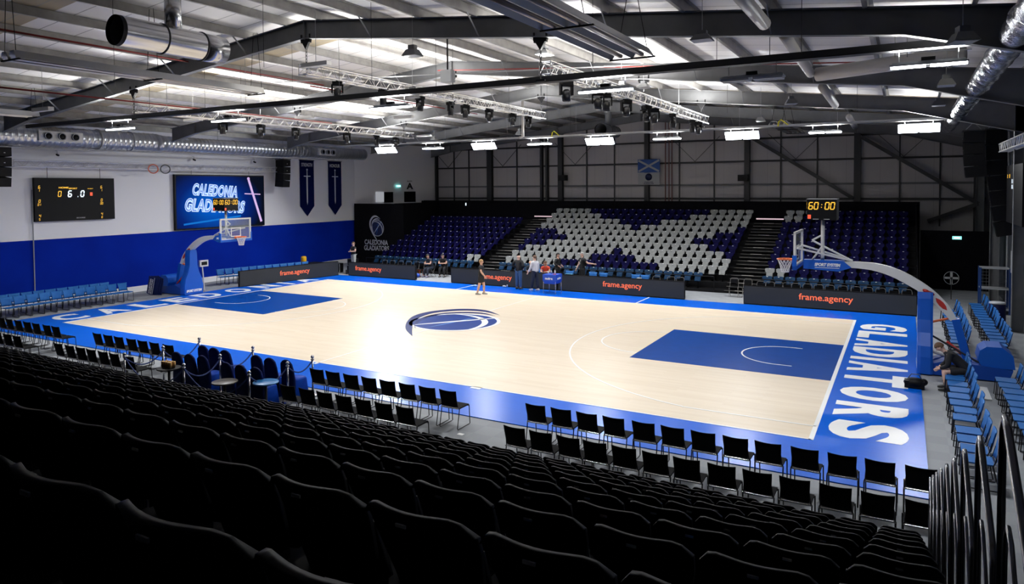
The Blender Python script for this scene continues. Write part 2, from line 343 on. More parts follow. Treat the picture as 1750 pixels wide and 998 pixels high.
for x in (-16, -11, -5, 3.6, 9.8, 15.6):
    for k in (-1, 1):
        b = B(); b.bar((x, GY-.3, 7.0), (x+k*1.6, GY-.3, 8.6), .03, .03); part('brace', b, M_dsteel, g)
for x in (1.6, 1.85, 2.05):
    b = B(); b.tube([(x, GY-.25, 3.5), (x, GY-.25, 9.8)], .035); part('riser_pipe', b, mat('dull_red_pipe', (.16, .05, .035), .5), g)
# corner wall openings
def cw(s, z): return (LX+2.3*s+.05, 16.3+7.1*s-.02, z)      # point on the oblique wall, s 0..1
def on_cw(b, s0, s1, z0, z1, t=.05):
    d = Vector((2.3, 7.1, 0)).normalized(); n = Vector((d.y, -d.x, 0))*t
    p = [Vector(cw(s0, z0)), Vector(cw(s1, z0)), Vector(cw(s1, z1)), Vector(cw(s0, z1))]
    return b.add(p+[q+n for q in p], [(4, 5, 6, 7), (0, 4, 7, 3), (1, 2, 6, 5), (3, 7, 6, 2), (0, 1, 5, 4)])
struct('window_1', on_cw(B(), .24, .33, 4.35, 5.1), mat('lit_white_room', (.6, .6, .62), .6, emit=(.55, .57, .62), es=.5))
struct('door_1', on_cw(B(), .33, .44, 4.3, 5.1), M_drape); struct('door_2', on_cw(B(), .58, .72, 4.3, 5.12), M_drape)
d = Vector((2.3, 7.1, 0)).normalized()
b = B(); lettering(b, 'A', Vector(cw(.645, 5.55))+Vector((.06, 0, 0)), d, (0, 0, 1), .62, .5, .04); lettering(b, 'BLOCK', Vector(cw(.645, 5.93))+Vector((.06, 0, 0)), d, (0, 0, 1), .45, .1)
solo('wall_lettering', b, M_black, 'black letters BLOCK over a large A on the white corner wall', 'lettering')
M_exit = mat('exit_sign_glow', (.05, .3, .3), .5, emit=(.25, .75, .7), es=1.6)
def exit_sign(c, right, label):
    r = thing('exit_sign', label, 'sign'); R = Vector(right).normalized(); N = R.cross(Vector((0, 0, 1))); c = Vector(c)
    part('sign_body', B().bar(c-R*.2, c+R*.2, .05, .16), M_exit, r)
    b = B(); b.bar(c-R*.12+N*.03, c+R*.12+N*.03, .012, .07)
    part('pictogram', b, mat('exit_pictogram', (1, 1, 1), .5, emit=(.9, 1, 1), es=1.6), r)
exit_sign(Vector(cw(.5, 5.55))+Vector((.08, 0, 0)), d, 'glowing green exit sign on the corner wall beside the letter A')
exit_sign((18.0, 18.85, 2.65), (1, 0, 0), 'small glowing exit sign on the black drape behind the seats of the end wall')
# right wall door, jamb, trunking
b = B(); b.box(19.55, 19.7, 7.0, 7.12, 0, 4.2); b.box(19.55, 19.7, 4.9, 5.02, 0, 4.2); struct('trim_31', b, M_gal)
b = B(); b.box(19.62, 19.7, 5.02, 7.0, 0, 4.1); struct('door_3', b, mat('grey_door', (.07, .08, .09), .5))
solo('conduit', B().tube([(19.55, 13.6, -.02), (19.55, 13.6, 7.6)], .035), M_gal, 'grey vertical conduit on the dark side wall beside the speaker stacks', 'pipe')
solo('wall_rail', B().box(19.6, 19.69, 8.2, 12.8, 3.9, 3.97), M_gal, 'pale horizontal rail on the dark side wall under the scoreboard', 'rail')
# ================================================================== THE COURT
crt = thing('basketball_court', 'pale maple basketball court with blue surround and white lines', 'court')
b = B(); b.box(-14.05, 14.05, -7.55, 7.55, -.02, 0); part('playing_surface', b, M_wood, crt)
b = B(); X0, X1, Y0, Y1 = -16.3, 16.1, -9.62, 9.5
b.box(X0, -14.05, Y0, Y1, -.02, 0); b.box(14.05, X1, Y0, Y1, -.02, 0); b.box(-14.05, 14.05, Y0, -7.55, -.02, 0); b.box(-14.05, 14.05, 7.55, Y1, -.02, 0)
part('blue_surround', b, M_apron, crt, 'bright blue painted surround')
for k in (-1, 1):
    b = B(); b.box(min(8.2*k, 14*k), max(8.2*k, 14*k), -2.45, 2.45, .0, .003); part('key_area', b, M_key, crt, 'dark blue key area')
b = B(); z0, z1 = .001, .006; w = .05
def arc(cx, cy, r, a0, a1, n=48):
    A = [radians(a0+(a1-a0)*i/n) for i in range(n+1)]
    b.strip([(cx+r*cos(t), cy+r*sin(t)) for t in A], [(cx+(r-w)*cos(t), cy+(r-w)*sin(t)) for t in A], z0, z1)
b.box(-14, 14, -7.55, -7.5, z0, z1); b.box(-14, 14, 7.5, 7.55, z0, z1)
for k in (-1, 1):
    b.box(14*k-.05, 14*k+.05, -7.55, 7.55, z0, z1); c = 12.425*k
    a = math.degrees(math.asin(6.6/6.75)); th = 180 if k > 0 else 0
    arc(c, 0, 6.75, th-a, th+a, 64); xx = c-k*6.75*cos(radians(a))
    for s in (-1, 1): b.box(min(xx, 14*k), max(xx, 14*k), s*6.6-.025, s*6.6+.025, z0, z1)
    arc(c, 0, 1.3, th-90, th+90, 24); 
    for s in (-1, 1): b.box(min(c, c+.375*k), max(c, c+.375*k), s*1.275-.025, s*1.275+.025, z0, z1)
    arc(8.2*k, 0, 1.8, th-90, th+90, 32)
    for s in (-5, 5): pass
b.box(-.025, .025, -7.5, -1.9, z0, z1); b.box(-.025, .025, 1.9, 7.5, z0, z1)
for s in (-1, 1): b.box(s*4.95-.03, s*4.95+.03, 7.55, 9.5, z0, z1)
b.box(5.6, 5.9, -7.68, -7.5, z0, z1); b.box(-.06, .06, -7.7, -7.5, z0, z1)
part('line_markings', b, M_line, crt)
b = B()
for ch, y in zip('CALEDONIA', (-6.72, -4.95, -3.15, -1.55, 0.1, 1.95, 3.75, 5.15, 6.6)):
    lettering(b, ch, (-15.1, y, .001), (0, 1, 0), (-1, 0, 0), .3 if ch == 'I' else 1.15, 1.5, .035)
part('baseline_lettering', b, M_line, crt, 'widely spaced white letters along the baseline')
b = B(); ys = (6.35, 4.75, 3.25, 1.85, .78, -.35, -1.75, -3.3, -4.9, -6.45)
for ch, y in zip('GLADIATORS', ys):
    lettering(b, ch, (15.02, y, .001), (0, -1, 0), (1, 0, 0), .36 if ch == 'I' else 1.25, 1.55, .05)
part('baseline_lettering', b, M_line, crt, 'tightly set white letters along the baseline')
# club emblem: ball with seams and swooping crescents (unit ball radius)
def smooth(P, n=6):
    """smooth curve through 2D points"""
    P = [P[0]]+list(P)+[P[-1]]; out = []
    for i in range(1, len(P)-2):
        for k in range(n):
            t = k/n; a, b_, c, d_ = P[i-1:i+3]
            out.append(tuple(.5*((2*b_[q])+(-a[q]+c[q])*t+(2*a[q]-5*b_[q]+4*c[q]-d_[q])*t*t+(-a[q]+3*b_[q]-3*c[q]+d_[q])*t**3) for q in (0, 1)))
    return out+[P[-1]]
SWOOSH = (([(.1, -1.75), (-.5, -1.2), (-1.0, -.5), (-1.32, .2), (-1.32, .85), (-1.02, 1.36), (-.6, 1.64), (-.1, 1.62), (.5, 1.22)], [(.1, -1.75), (-.36, -1.15), (-.8, -.5), (-1.08, .2), (-1.1, .75), (-.86, 1.18), (-.5, 1.42), (-.05, 1.44), (.5, 1.22)]),
          ([(-.35, -1.05), (-.72, -.6), (-.98, 0), (-1.0, .5), (-.85, .9), (-.5, 1.2), (-.05, 1.3), (.45, 1.08)], [(-.35, -1.05), (-.64, -.6), (-.84, 0), (-.86, .45), (-.74, .78), (-.42, 1.04), (0, 1.16), (.45, 1.08)]))
def emblem(T, z, root, m_ball, m_line, m_sw, name='emblem'):
    n = 40; b = B(); b.m = 0
    pts = [T(cos(2*pi*i/n), sin(2*pi*i/n)) for i in range(n)]
    b.add([(p[0], p[1], z+.001) for p in pts]+[(p[0], p[1], z-.002) for p in pts], [tuple(range(n))]+[(i, i+n, (i+1) % n+n, (i+1) % n) for i in range(n)])
    b.m = 1; b.strip([T(1.06*cos(2*pi*i/n), 1.06*sin(2*pi*i/n)) for i in range(n+1)], [T(.98*cos(2*pi*i/n), .98*sin(2*pi*i/n)) for i in range(n+1)], z, z+.003)
    # seams
    L = [(-.62+1.3*t, -.72+1.62*t) for t in [i/20 for i in range(21)]]
    b.strip([T(x-.045*sin(pi*i/20), y+.03) for i, (x, y) in enumerate(L)], [T(x+.045*sin(pi*i/20), y-.03) for i, (x, y) in enumerate(L)], z+.001, z+.004)
    A = [radians(110-145*i/20) for i in range(21)]
    b.strip([T(-.25+1.12*cos(t), -.25+1.12*sin(t)) for t in A], [T(-.25+(1.12-.15*sin(pi*i/20))*cos(t), -.25+(1.12-.15*sin(pi*i/20))*sin(t)) for i, t in enumerate(A)], z+.001, z+.004)
    b.m = 2
    for (c0, c1) in (((-.9, .1), (.4, .75)), ((-.2, -.95), (.15, .9))):
        b.strip([T(c0[0]+(c1[0]-c0[0])*t+.06*sin(pi*t), c0[1]+(c1[1]-c0[1])*t) for t in [i/12 for i in range(13)]], [T(c0[0]+(c1[0]-c0[0])*t, c0[1]+(c1[1]-c0[1])*t-.02) for t in [i/12 for i in range(13)]], z+.0005, z+.002)
    o = part(name, b, [m_ball, m_line, mat('emblem_light_blue', (.02, .2, .62), .4)], root)
    b = B()
    for o_, i_ in SWOOSH: b.strip([T(*q) for q in smooth(o_)], [T(*q) for q in smooth(i_)], z, z+.003)
    o2 = part(name+'_swoosh', b, m_sw, root); return o
def TF(x, y):   # the emblem on the floor, its top towards the blue wall corner
    s = 1.72; return (.05+s*x, -.08+s*y)
emblem(TF, .004, crt, mat('emblem_blue', (0, .03, .22), .4, spec=.06), M_line, mat('emblem_dark_blue', (.0, .012, .12), .4, spec=.06), 'centre_emblem')
# ================================================================== UNDER THE ROOF
def area_light(name, parent, loc, rot, sx, sy, e, spread=180, col=(1, 1, 1)):
    L = bpy.data.lights.new(name, 'AREA'); L.shape = 'RECTANGLE'; L.size = sx; L.size_y = sy; L.energy = e; L.spread = radians(spread); L.color = col
    o = link(name, L, parent, loc); o.rotation_euler = rot; return o
def make_lamp(lit, tilt=0):
    r = thing('high_bay_lamp', '', 'lamp'); T = Matrix.Rotation(tilt, 4, 'X'); s = 1.15 if abs(tilt) > .5 else 1
    b = B(); b.box(-.66*s, .66*s, -.19*s, .19*s, 0, .035); b.box(-.62, .62, -.02, .02, .035, .08); b.xf(T); part('housing', b, M_gal, r)
    for k in (-1, 1):
        b = B()
        for q in (-.1, .1): b.box((k*.34-.3)*s, (k*.34+.3)*s, (q-.07)*s, (q+.07)*s, -.05, -.001)
        b.box((k*.34-.3)*s, (k*.34+.3)*s, -.17*s, .17*s, -.006, -.001); b.xf(T); part('lens', b, M_tube if lit else M_lens, r, 'glowing white lens' if lit else None)
    b = B(); b.box(-.12, .12, -.05, .05, .08, .15); b.xf(T); part('driver_box', b, M_black, r)
    for k in (-1, 1): part('hanger', B().tube([(k*.5, 0, .035), (k*.5, 0, .3)], .008, 4), M_gal, r)
    if lit:
        area_light('lamp_and_fill_light', r, T @ Vector((0, 0, -.07)), (tilt, 0, 0), 1.2, .3, LAMP_DOWN, 150, (.95, .97, 1))
        area_light('lamp_and_fill_light', r, (0, 0, .2), (pi, 0, 0), 1.2, .3, LAMP_UP_FILL, 170, (1, .98, .95))  # added upward light, brightens the roof above the lamp
    return r
TRAYS = ((-7.3, 7.98, (-16.6, 16.9), 'dark cable tray running across the hall in front of the lamps', M_dsteel), (10.2, 7.98, (-16.6, 17.2), 'pale cable tray across the far third of the hall roof', M_gal))
for y, z, (x0, x1), lab, mm in TRAYS:
    b = B(); h = .15 if y < 0 else .1; b.box(x0, x1, y-.14, y+.14, z, z+.015); b.box(x0, x1, y-.14, y-.13, z, z+h); b.box(x0, x1, y+.13, y+.14, z, z+h)
    r = thing('cable_tray', lab, 'cable tray', group='cable trays carrying the lamps'); part('tray', b, mm, r)
    x = x0+1
    while x < x1:
        part('drop_rod', B().tube([(x, y, z), (x, y, roofz(x)-.1)], .008, 4), M_gal, r); x += 4.1
lit0 = make_lamp(True, .12); unl0 = make_lamp(False); flood0 = make_lamp(True, -.85); low0 = make_lamp(True, 0); ul, uu, uf_, uw = [], [], [], []
FRONT = (205, 390, 668, 1035, 1285, 1585); FAR = ((660, 1), (740, 0), (827, 1), (922, 0), (1025, 1), (1140, 0), (1268, 1), (1410, 0), (1570, 1))
names = ('white wall', 'wall truss', 'middle truss', 'ridge', 'radiant heater', 'foil duct')
for i, u in enumerate(FRONT):
    p = at(u, 200, y=-7.3); q = i != 4
    place(lit0 if q else unl0, ul if q else uu, (p.x, -7.3, 7.68), 0, '%s high bay lamp, %s from the white wall under the dark cable tray' % ('lit' if q else 'unlit', nth(i+1)), 'high bay lamps of the dark tray')
for i, (u, q) in enumerate(FAR):
    p = at(u, 240, y=10.2)
    place(flood0 if q else low0, uf_ if q else uw, (p.x, 10.2, 7.68), 0, '%s high bay lamp, %s from the white wall under the pale far tray' % ('tilted bright' if q else 'level glowing', nth(i+1)), 'high bay lamps of the far tray')
for o in [o for o in bpy.data.objects if o.parent and o.name.startswith('lamp_and_fill_light') and o.parent.location.x < -7]:
    o.data = o.data.copy(); o.data.energy *= 3.2 if o.parent.location.x < -11 else 1.8      # extra power added to brighten the white wall end of the hall
# hooded bay lamps that are switched off, each on its own wire
r = thing('hooded_lamp', '', 'lamp')
b = B(); b.add([(-.17, -.2, .12), (.17, -.2, .12), (.17, .2, .12), (-.17, .2, .12), (-.3, -.34, -.06), (.3, -.34, -.06), (.3, .34, -.06), (-.3, .34, -.06)], [(0, 3, 2, 1), (0, 1, 5, 4), (1, 2, 6, 5), (2, 3, 7, 6), (3, 0, 4, 7)]); b.box(-.12, .12, -.15, .15, .12, .24); part('hood', b, M_steel, r)
b = B(); b.box(-.27, .27, -.31, .31, -.07, -.055); part('lens', b, M_lens, r)
b = B(); b.tube([(0, 0, .24), (0, 0, 1.5)], .01, 4); part('suspension_wire', b, M_gal, r)
used = []
for i, (u, v, z) in enumerate(((705, 92, 8.7), (930, 91, 8.7), (1200, 66, 8.3), (1645, 67, 7.6), (1617, 143, 7.6), (1604, 178, 7.7), (1352, 175, 8.0), (1300, 205, 8.1), (705, 163, 8.6), (1062, 150, 8.5), (1160, 190, 8.4), (1590, 222, 7.9), (742, 238, 8.4), (888, 228, 8.5), (1100, 148, 8.6))):
    p = at(u, v, z=z); o = place(r, used, p, random.choice((0, pi/2, .3)), 'unlit hooded lamp on a wire, %s of the hooded lamps counted from the camera end' % nth(i+1), 'unlit hooded lamps under the roof'); o.scale = (.62, .62, max(.6, min(1.5, (roofz(o.location.x)-o.location.z-.06)/1.5)))
# slim unlit batten lamps
r = thing('batten_lamp', '', 'lamp'); b = B(); b.box(-.5, .5, -.09, .09, -.03, .03); part('housing', b, M_wht, r); part('suspension_wire', B().tube([(0, 0, .03), (0, 0, .8)], .008, 4), M_gal, r); used = []
for i, (u, v, z) in enumerate(((73, 187, 8.0), (330, 205, 8.2), (540, 110, 8.9), (445, 200, 8.5), (690, 200, 8.5), (725, 232, 8.4), (520, 200, 8.5))):
    o = place(r, used, at(u, v, z=z), 0, 'slim white batten lamp on wires, %s counted from the camera end' % nth(i+1), 'white batten lamps under the roof'); o.scale = (1, 1, max(.5, (roofz(o.location.x)-o.location.z-.06)/.8))
# lighting trusses
def truss(name, label, x, z, y0, y1, w=.3, tri=False, drops=(), up=None):
    r = thing(name, label, 'truss', (x, 0, z)); C = [(-w/2, -w/2), (w/2, -w/2), (w/2, w/2), (-w/2, w/2)]
    for c in C: part('chord', B().tube([(c[0], y0, c[1]), (c[0], y1, c[1])], .026, 6), M_alu, r)
    b = B(); n = int((y1-y0)/(w*.95)); s = (y1-y0)/n
    for i in range(n):
        a, d = y0+i*s, y0+(i+1)*s; k = 1 if i % 2 else -1
        for j in range(4):
            p, q = C[j], C[(j+1) % 4]
            if k < 0: p, q = q, p
            b.tube([(p[0], a, p[1]), (q[0], d, q[1])], .012, 4, False)
        if i % 6 == 0:
            for j in range(4): b.tube([(*C[j][:1], a, C[j][1]), (C[(j+1) % 4][0], a, C[(j+1) % 4][1])], .012, 4, False)
    part('lattice', b, M_alu, r); return r
truss('lighting_truss', 'white aluminium lighting truss nearest the white wall, carrying black stage lights', -8.5, 8.3, -7.8, 8.5)
truss('lighting_truss', 'middle aluminium lighting truss hanging below the roof ridge', 0, 8.9, -8.0, 8.0)
truss('lighting_truss', 'aluminium lighting truss over the end of the court with the dark side wall', 7.85, 8.3, -7.6, 8.5)
truss('screen_truss', 'aluminium truss along the white wall above the scoreboard and screen', -19.1, 6.6, -6.8, 8.3, .28)
truss('speaker_truss', 'short aluminium truss beside the dark side wall above the hanging scoreboard', 19.0, 6.75, -3, 9.9, .3)
for x in (-8.5, 7.85):
    area_light('added_roof_fill', None, (x, 0, 8.6), (pi, 0, 0), .4, 15.5, ROOF_FILL, 175, (1, .98, .95))  # added strips without a fixture, there to brighten the roof
area_light('added_roof_fill', None, (0, 0, 9.12), (pi, 0, 0), .4, 15.5, ROOF_FILL*.7, 178, (1, .98, .95))  # added ridge strip, likewise no real fixture
# moving head stage lights
r = thing('stage_light', '', 'stage light')
b = B(); b.box(-.16, .16, -.13, .13, -.12, 0); b.box(-.03, .03, -.2, .2, 0, .06); part('base', b, M_black, r)
b = B()
for k in (-1, 1): b.box(k*.17-.025, k*.17+.025, -.06, .06, -.42, -.1)
b.box(-.17, .17, -.06, .06, -.15, -.11); part('yoke', b, M_black, r)
b = B(); b.lathe([(.08, -.62), (.115, -.6), (.13, -.45), (.12, -.3), (.06, -.24)]); part('head', b, mat('black_metal', (.015, .015, .017), .35), r)
b = B(); b.lathe([(.075, -.628), (.07, -.621)]); part('lens', b, M_lens, r)
used = []
for x, z, nm, us in ((-8.5, 8.12, 'the truss by the white wall', (380, 445, 505, 592, 643, 676)), (0, 8.72, 'the middle truss', (577, 655, 718, 770, 795, 836, 876, 903)), (7.85, 8.12, 'the truss over the far end of the court', (968, 1022, 1036, 1070, 1105, 1118, 1150, 1183, 1193))):
    for i, u in enumerate(us):
        p = at(u, 180, x=x); o = place(r, used, (x, p.y, z), random.uniform(0, 3), 'black moving head stage light, %s along %s' % (nth(i+1), nm), 'moving head stage lights')
        o.scale = (.95, .95, .85)
# chain hoists with beam clamps
r = thing('chain_hoist', '', 'hoist')
b = B(); b.box(-.17, .17, -.05, .05, 1.05, 1.18); b.box(-.19, -.15, -.04, .04, 1.1, 1.3); b.box(.15, .19, -.04, .04, 1.1, 1.3); b.prism([(-.13, 1.06), (0, .85), (.13, 1.06)], 'y', -.04, .04); part('beam_clamp', b, M_black, r)
b = B()
for i in range(7): b.tube([(.03*cos(t) if i % 2 else 0, 0 if i % 2 else .03*cos(t), .82-.1*i+.06*sin(t)) for t in [2*pi*j/8 for j in range(8)]], .011, 4, closed=True)
part('chain', b, M_dsteel, r); b = B(); b.box(-.12, .12, -.04, .04, .1, .14); part('spreader', b, M_black, r); used = []
for i, (x, y, z) in enumerate(((0, -7.7, 9.0), (0, 0, 8.95), (0, 7.6, 8.95), (7.85, -7.4, 8.3), (7.85, 0, 8.3), (7.85, 7.8, 8.3), (-8.5, -7.7, 8.35), (-8.5, 0, 8.35), (-8.5, 7.8, 8.35))):
    top = rz(x)-.52; o = place(r, used, (x, (-7.83, 0, 7.8)[i % 3], top-1.18 if x == 0 else z+.02), 0, 'black chain hoist clamped to the %s frame above the %s' % (nth(i % 3+2), ('middle truss', 'truss by the dark end', 'truss by the white wall')[i//3]), 'chain hoists holding the trusses')
    o.location.z = top-1.18; h = o.location.z+.1-(z+ .1)
# spiral duct by the white wall
dx, dz_ = -18.05, 7.78
r = thing('spiral_duct', 'long silver spiral air duct along the top of the white wall', 'duct')
b = B(); R0 = .46
def rib_tube(b, y0, y1, R, x=dx, z=dz_, step=.25):
    n = int((y1-y0)/step); pr = []
    for i in range(n+1): pr += [((x, y0+i*step-.02, z), R), ((x, y0+i*step, z), R+.012), ((x, y0+i*step+.02, z), R)]
    b.tube([p for p, _ in pr], [q for _, q in pr], 28)
rib_tube(b, -12, -.6, .46); part('duct_section', b, M_duct, r)
b = B(); b.tube([(dx, -.6, dz_), (dx, -.1, dz_)], [.46, .38], 28); part('reducer', b, M_duct, r)
b = B(); rib_tube(b, -.1, 15.6, .38); part('duct_section', b, M_duct, r)
for y, R in ((-3.6, .5), (-2.0, .5), (4.2, .41), (9.3, .41)): part('flange', B().tube([(dx, y-.03, dz_), (dx, y+.03, dz_)], R, 28), M_gal, r)
for y in (-8, -2.4, 3.2, 8.8, 14.2): part('hanger_strap', B().bar((dx, y, dz_+.3), (dx, y, roofz(dx)-.1), .03, .006), M_gal, r)
for y, w, nm in ((-5.5, .95, 'large'), (11.3, .75, 'small')):
    rr = thing('air_vent_box', 'white vent box with three round nozzles on the %s part of the spiral duct' % ('thick' if w > .9 else 'thin'), 'vent', (dx+.5, y, dz_))
    part('vent_panel', B().box(-.12, .02, -w, w, -.22, .22), M_wht, rr)
    for k in (-1, 0, 1):
        b = B(); b.tube([(.02, k*w*.62, 0), (.1, k*w*.62, 0)], [.15, .15], 16); part('nozzle', b, M_black, rr)
        part('nozzle_ring', B().tube([(.11, k*w*.62+.15*cos(t), .15*sin(t)) for t in [2*pi*j/16 for j in range(16)]], .022, 5, closed=True), M_gal, rr)
# the tray of cable under the duct
solo('pipe_rail', B().tube([(-17.6, -12, 7.22), (-17.6, 12, 7.3)], .03), M_gal, 'thin pale pipe running just under the spiral duct', 'pipe')
# destratification ducts
def fan_duct(x, y, z, L, R, label, m=M_duct):
    r = thing('fan_duct', label, 'duct', (x, y, z))
    b = B(); b.tube([(0, -L/2, 0), (0, -L/2+.02, 0), (0, L*.26, 0)], [R, R, R], 28, False); b.tube([(0, -L/2, 0), (0, L*.2, 0)], [R-.02, R-.02], 28, False); part('barrel', b, m, r)
    b = B(); b.tube([(0, L*.28, 0), (0, L/2, 0)], [R, R], 28); part('barrel', b, m, r)
    b = B(); b.tube([(0, -L/2-.1, 0), (0, -L/2+.03, 0)], [R*.99, R*.99], 28, False); part('mouth', b, M_black, r)
    b = B(); b.tube([(0, L*.1, 0), (0, L*.11, 0)], [R-.03, R-.03], 20); part('fan_disc', b, M_black, r)
    for t in (-.12, .27): part('clamp_ring', B().tube([(R*1.02*cos(a), L*t, R*1.02*sin(a)) for a in [2*pi*j/24 for j in range(24)]], .02, 5, closed=True), M_dsteel, r)
    b = B(); b.tube([(0, 0, R*.6), (0, 0, roofz(x)-z-.02)], R*.55, 20); part('riser', b, m, r)
    return r
fan_duct(-.75, -11.7, 9.15, 2.9, .37, 'large silver fan duct with an open dark mouth below the roof ridge', noisy('bright_duct', (.5, .51, .52), (.7, .7, .71), 3, .22, 0, .9, (4, .2, 4)))
fan_duct(.2, 16.3, 8.7, 2.4, .36, 'dark far fan duct hanging below the ridge near the end wall', M_steel)
# radiant tube heaters
def heater(x, z, y0, y1, label, wide=.95):
    r = thing('radiant_heater', label, 'heater', (x, 0, z)); w = wide/2
    for k in (-1, 1):
        c = k*w/2; b = B(); P = [(-w/2, -.12), (-w/4, .06), (w/4, .06), (w/2, -.12)]; P2 = [(a, d+.012) for a, d in P]
        for i in range(3): b.prism([(c+P[i][0], P[i][1]), (c+P[i+1][0], P[i+1][1]), (c+P2[i+1][0], P2[i+1][1]), (c+P2[i][0], P2[i][1])], 'y', y0, y1)
        part('reflector', b, mat('polished_reflector', (.5, .51, .52), .4, .8), r)
        part('burner_tube', B().tube([(c, y0+.1, -.06), (c, y1-.1, -.06)], .05, 10), mat('burner_tube_metal', (.35, .3, .27), .35, .8), r)
    n = max(2, int((y1-y0)/2.6)+1)
    for i in range(n):
        y = y0+.05+(y1-y0-.1)*i/(n-1); part('bracket', B().box(-w-.03, w+.03, y-.025, y+.025, -.14, -.11), M_black, r)
        for k in (-1, 1):
            part('chain', B().tube([(k*w*.7, y, .05), (k*w*.25, y, roofz(x)-z-.15)], .009, 4), M_black, r)
    return r
heater(10.55, 8.2, -15.6, -8.8, 'big twin tube radiant heater hanging close over the camera end')
p = at(440, 155, z=8.45); q = at(0, 95, z=8.45)
heater(p.x, 8.45, q.y, p.y, 'long twin tube radiant heater beside the silver fan duct', .7)
p = at(60, 195, z=8.2); heater(p.x, 8.2, p.y-6, p.y, 'twin tube radiant heater towards the white wall', .7)
heater(10.5, 8.3, 11.5, 17.5, 'dark radiant heater over the far stand', .9)
# flues and pipes
M_pipe = mat('ivory_pipe', (.5, .48, .45), .5)
def pipe(label, pts, r, m=M_pipe, n=14, name='vent_pipe'): return solo(name, B().tube(pts, r, n), m, label, 'pipe')
pipe('ivory flue pipe ending below the roof near the camera end', [(13.2, -13, 8.55), (13.2, -8.6, 8.55)], .13)
pipe('long ivory flue pipe along the roof to the elbow', [(13.35, -7.4, 8.62), (13.35, -2.1, 8.45)], .12)
pipe('thick ivory pipe crossing the hall from the elbow to the side wall', [(13.5, -2.0, 8.42), (16.9, -3.1, 8.5)], .19)
pipe('ivory flue pipe in the third bay of the roof', [(13.4, .6, 8.4), (13.4, 5.2, 8.3)], .13)
pipe('ivory flue pipe in the fourth bay of the roof', [(13.6, 9.4, 8.2), (13.6, 13.5, 8.1)], .13)
pipe('white drop pipe with a hook end hanging above the centre of the far stand', [(-1.9, 9.4, 10.35), (-1.9, 9.4, 8.05), (-2.1, 9.4, 7.98)], .07)
pr = []
n = 150
for i in range(n): t = i/(n-1); pr.append(((17.35+.03*sin(i*1.7), -12+27*t, 7.98+.02*sin(i*2.3)), .24+.018*sin(i*2.9)+.015*sin(i*5.1)))
solo('foil_duct', B().tube([a for a, _ in pr], [c for _, c in pr], 20), M_foil, 'crinkled silver foil duct running along the dark side wall', 'duct')
M_rp = mat('red_sprinkler_pipe', (.28, .03, .025), .5)
for i, (u, v) in enumerate(((0, 50), (0, 149), (560, 152))):
    p = at(u, v, z=9.6); z = roofz(p.x)-.42
    p = at(u, v, z=z); pipe('thin red sprinkler pipe, %s from the camera side of the roof' % nth(i+1), [(p.x, p.y-1, z), (p.x, p.y+(12, 14, 12)[i], z)], .028, M_rp, 8, 'sprinkler_pipe')
pipe('thin grey conduit crossing under the roof between the first frames', [(-6, -3.6, 9.55), (17, -3.6, 8.5)], .018, M_gal, 6, 'conduit')
pipe('red pipe running across the second frame', [(-.5, -.3, 10.0), (17, -.3, 8.75)], .022, M_rp, 6, 'sprinkler_pipe')
# projector box
p = at(765, 130, z=8.9)
r = thing('roof_access_point', 'pale wireless box hanging on a black pole by the second frame', 'device', p); part('box', B().box(-.2, .2, -.12, .12, -.2, .18), M_gal, r); part('pole', B().tube([(0, 0, .18), (0, 0, 1.4)], .03), M_black, r)
# thin wires from roof
r = thing('suspension_wires', 'thin dark wires hanging from the roof over the court', 'wire'); i = 0
for u, v in ((195, 100), (255, 150), (350, 160), (412, 170), (450, 60), (500, 150), (635, 100), (745, 120), (1013, 50), (1225, 60), (1370, 30), (1530, 40), (1551, 40), (870, 180), (935, 190), (975, 200), (1243, 160), (1465, 160)):
    p = at(u, v, z=8.7); part('wire', B().tube([(p.x, p.y, roofz(p.x)-.1), (p.x, p.y, 8.0)], .007, 4), M_dsteel, r)
# ================================================================== ON THE WALLS
# scoreboard
WX = LX+.02
r = thing('scoreboard', 'black electronic scoreboard hanging on the white wall, amber and white digits', 'scoreboard', (0, 0, 0))
y0, y1, zb, zt = -5.7, -1.92, 3.9, 5.96; x = WX+.16
part('cabinet', B().box(WX, x, y0, y1, zb, zt), M_black, r)
def SB(u, v): # position on the panel from fractions across and down
    return (x, y0+(y1-y0)*u, zt-(zt-zb)*v)
RY, UZ = (0, 1, 0), (0, 0, 1)
b = B(); digits(b, '0', SB(.295, .37), RY, UZ, .25); 
for v, a, c in ((.215, '6', '6'), (.53, '0', '0'), (.865, '4', '4')): digits(b, a, SB(.055, v), RY, UZ, .13); digits(b, c, SB(.825, v), RY, UZ, .13)
for v, a, c in ((.29, '1', '1'), (.61, '01', '00'), (.945, '5', '8')): digits(b, a, SB(.05, v), RY, UZ, .1); digits(b, c, SB(.825, v), RY, UZ, .1)
lettering(b, 'HOME', SB(.345, .225), RY, UZ, .45, .08, .03); lettering(b, 'SPORT', SB(.46, .245), RY, UZ, .4, .07, .03); lettering(b, 'GUEST', SB(.68, .25), RY, UZ, .28, .035, .03)
part('amber_digits', b, M_amber, r)
b = B(); digits(b, '6', SB(.42, .37), RY, UZ, .28, t=.2); digits(b, '.0', SB(.55, .37), RY, UZ, .28, t=.2); part('white_digits', b, M_lwht, r)
b = B(); b.box(x, x+.01, SB(.69, 0)[1]-.06, SB(.69, 0)[1]+.06, SB(0, .42)[2], SB(0, .34)[2]); part('possession_lamp', b, M_lred, r)
b = B(); lettering(b, 'SCORE', SB(.55, .94), RY, UZ, .42, .06, .05); part('maker_lettering', b, M_gal, r)
for y in (-5.1, -2.6): part('hanger', B().tube([(WX+.1, y, zt), (WX+.1, y, 6.45)], .012, 4), M_dsteel, r)
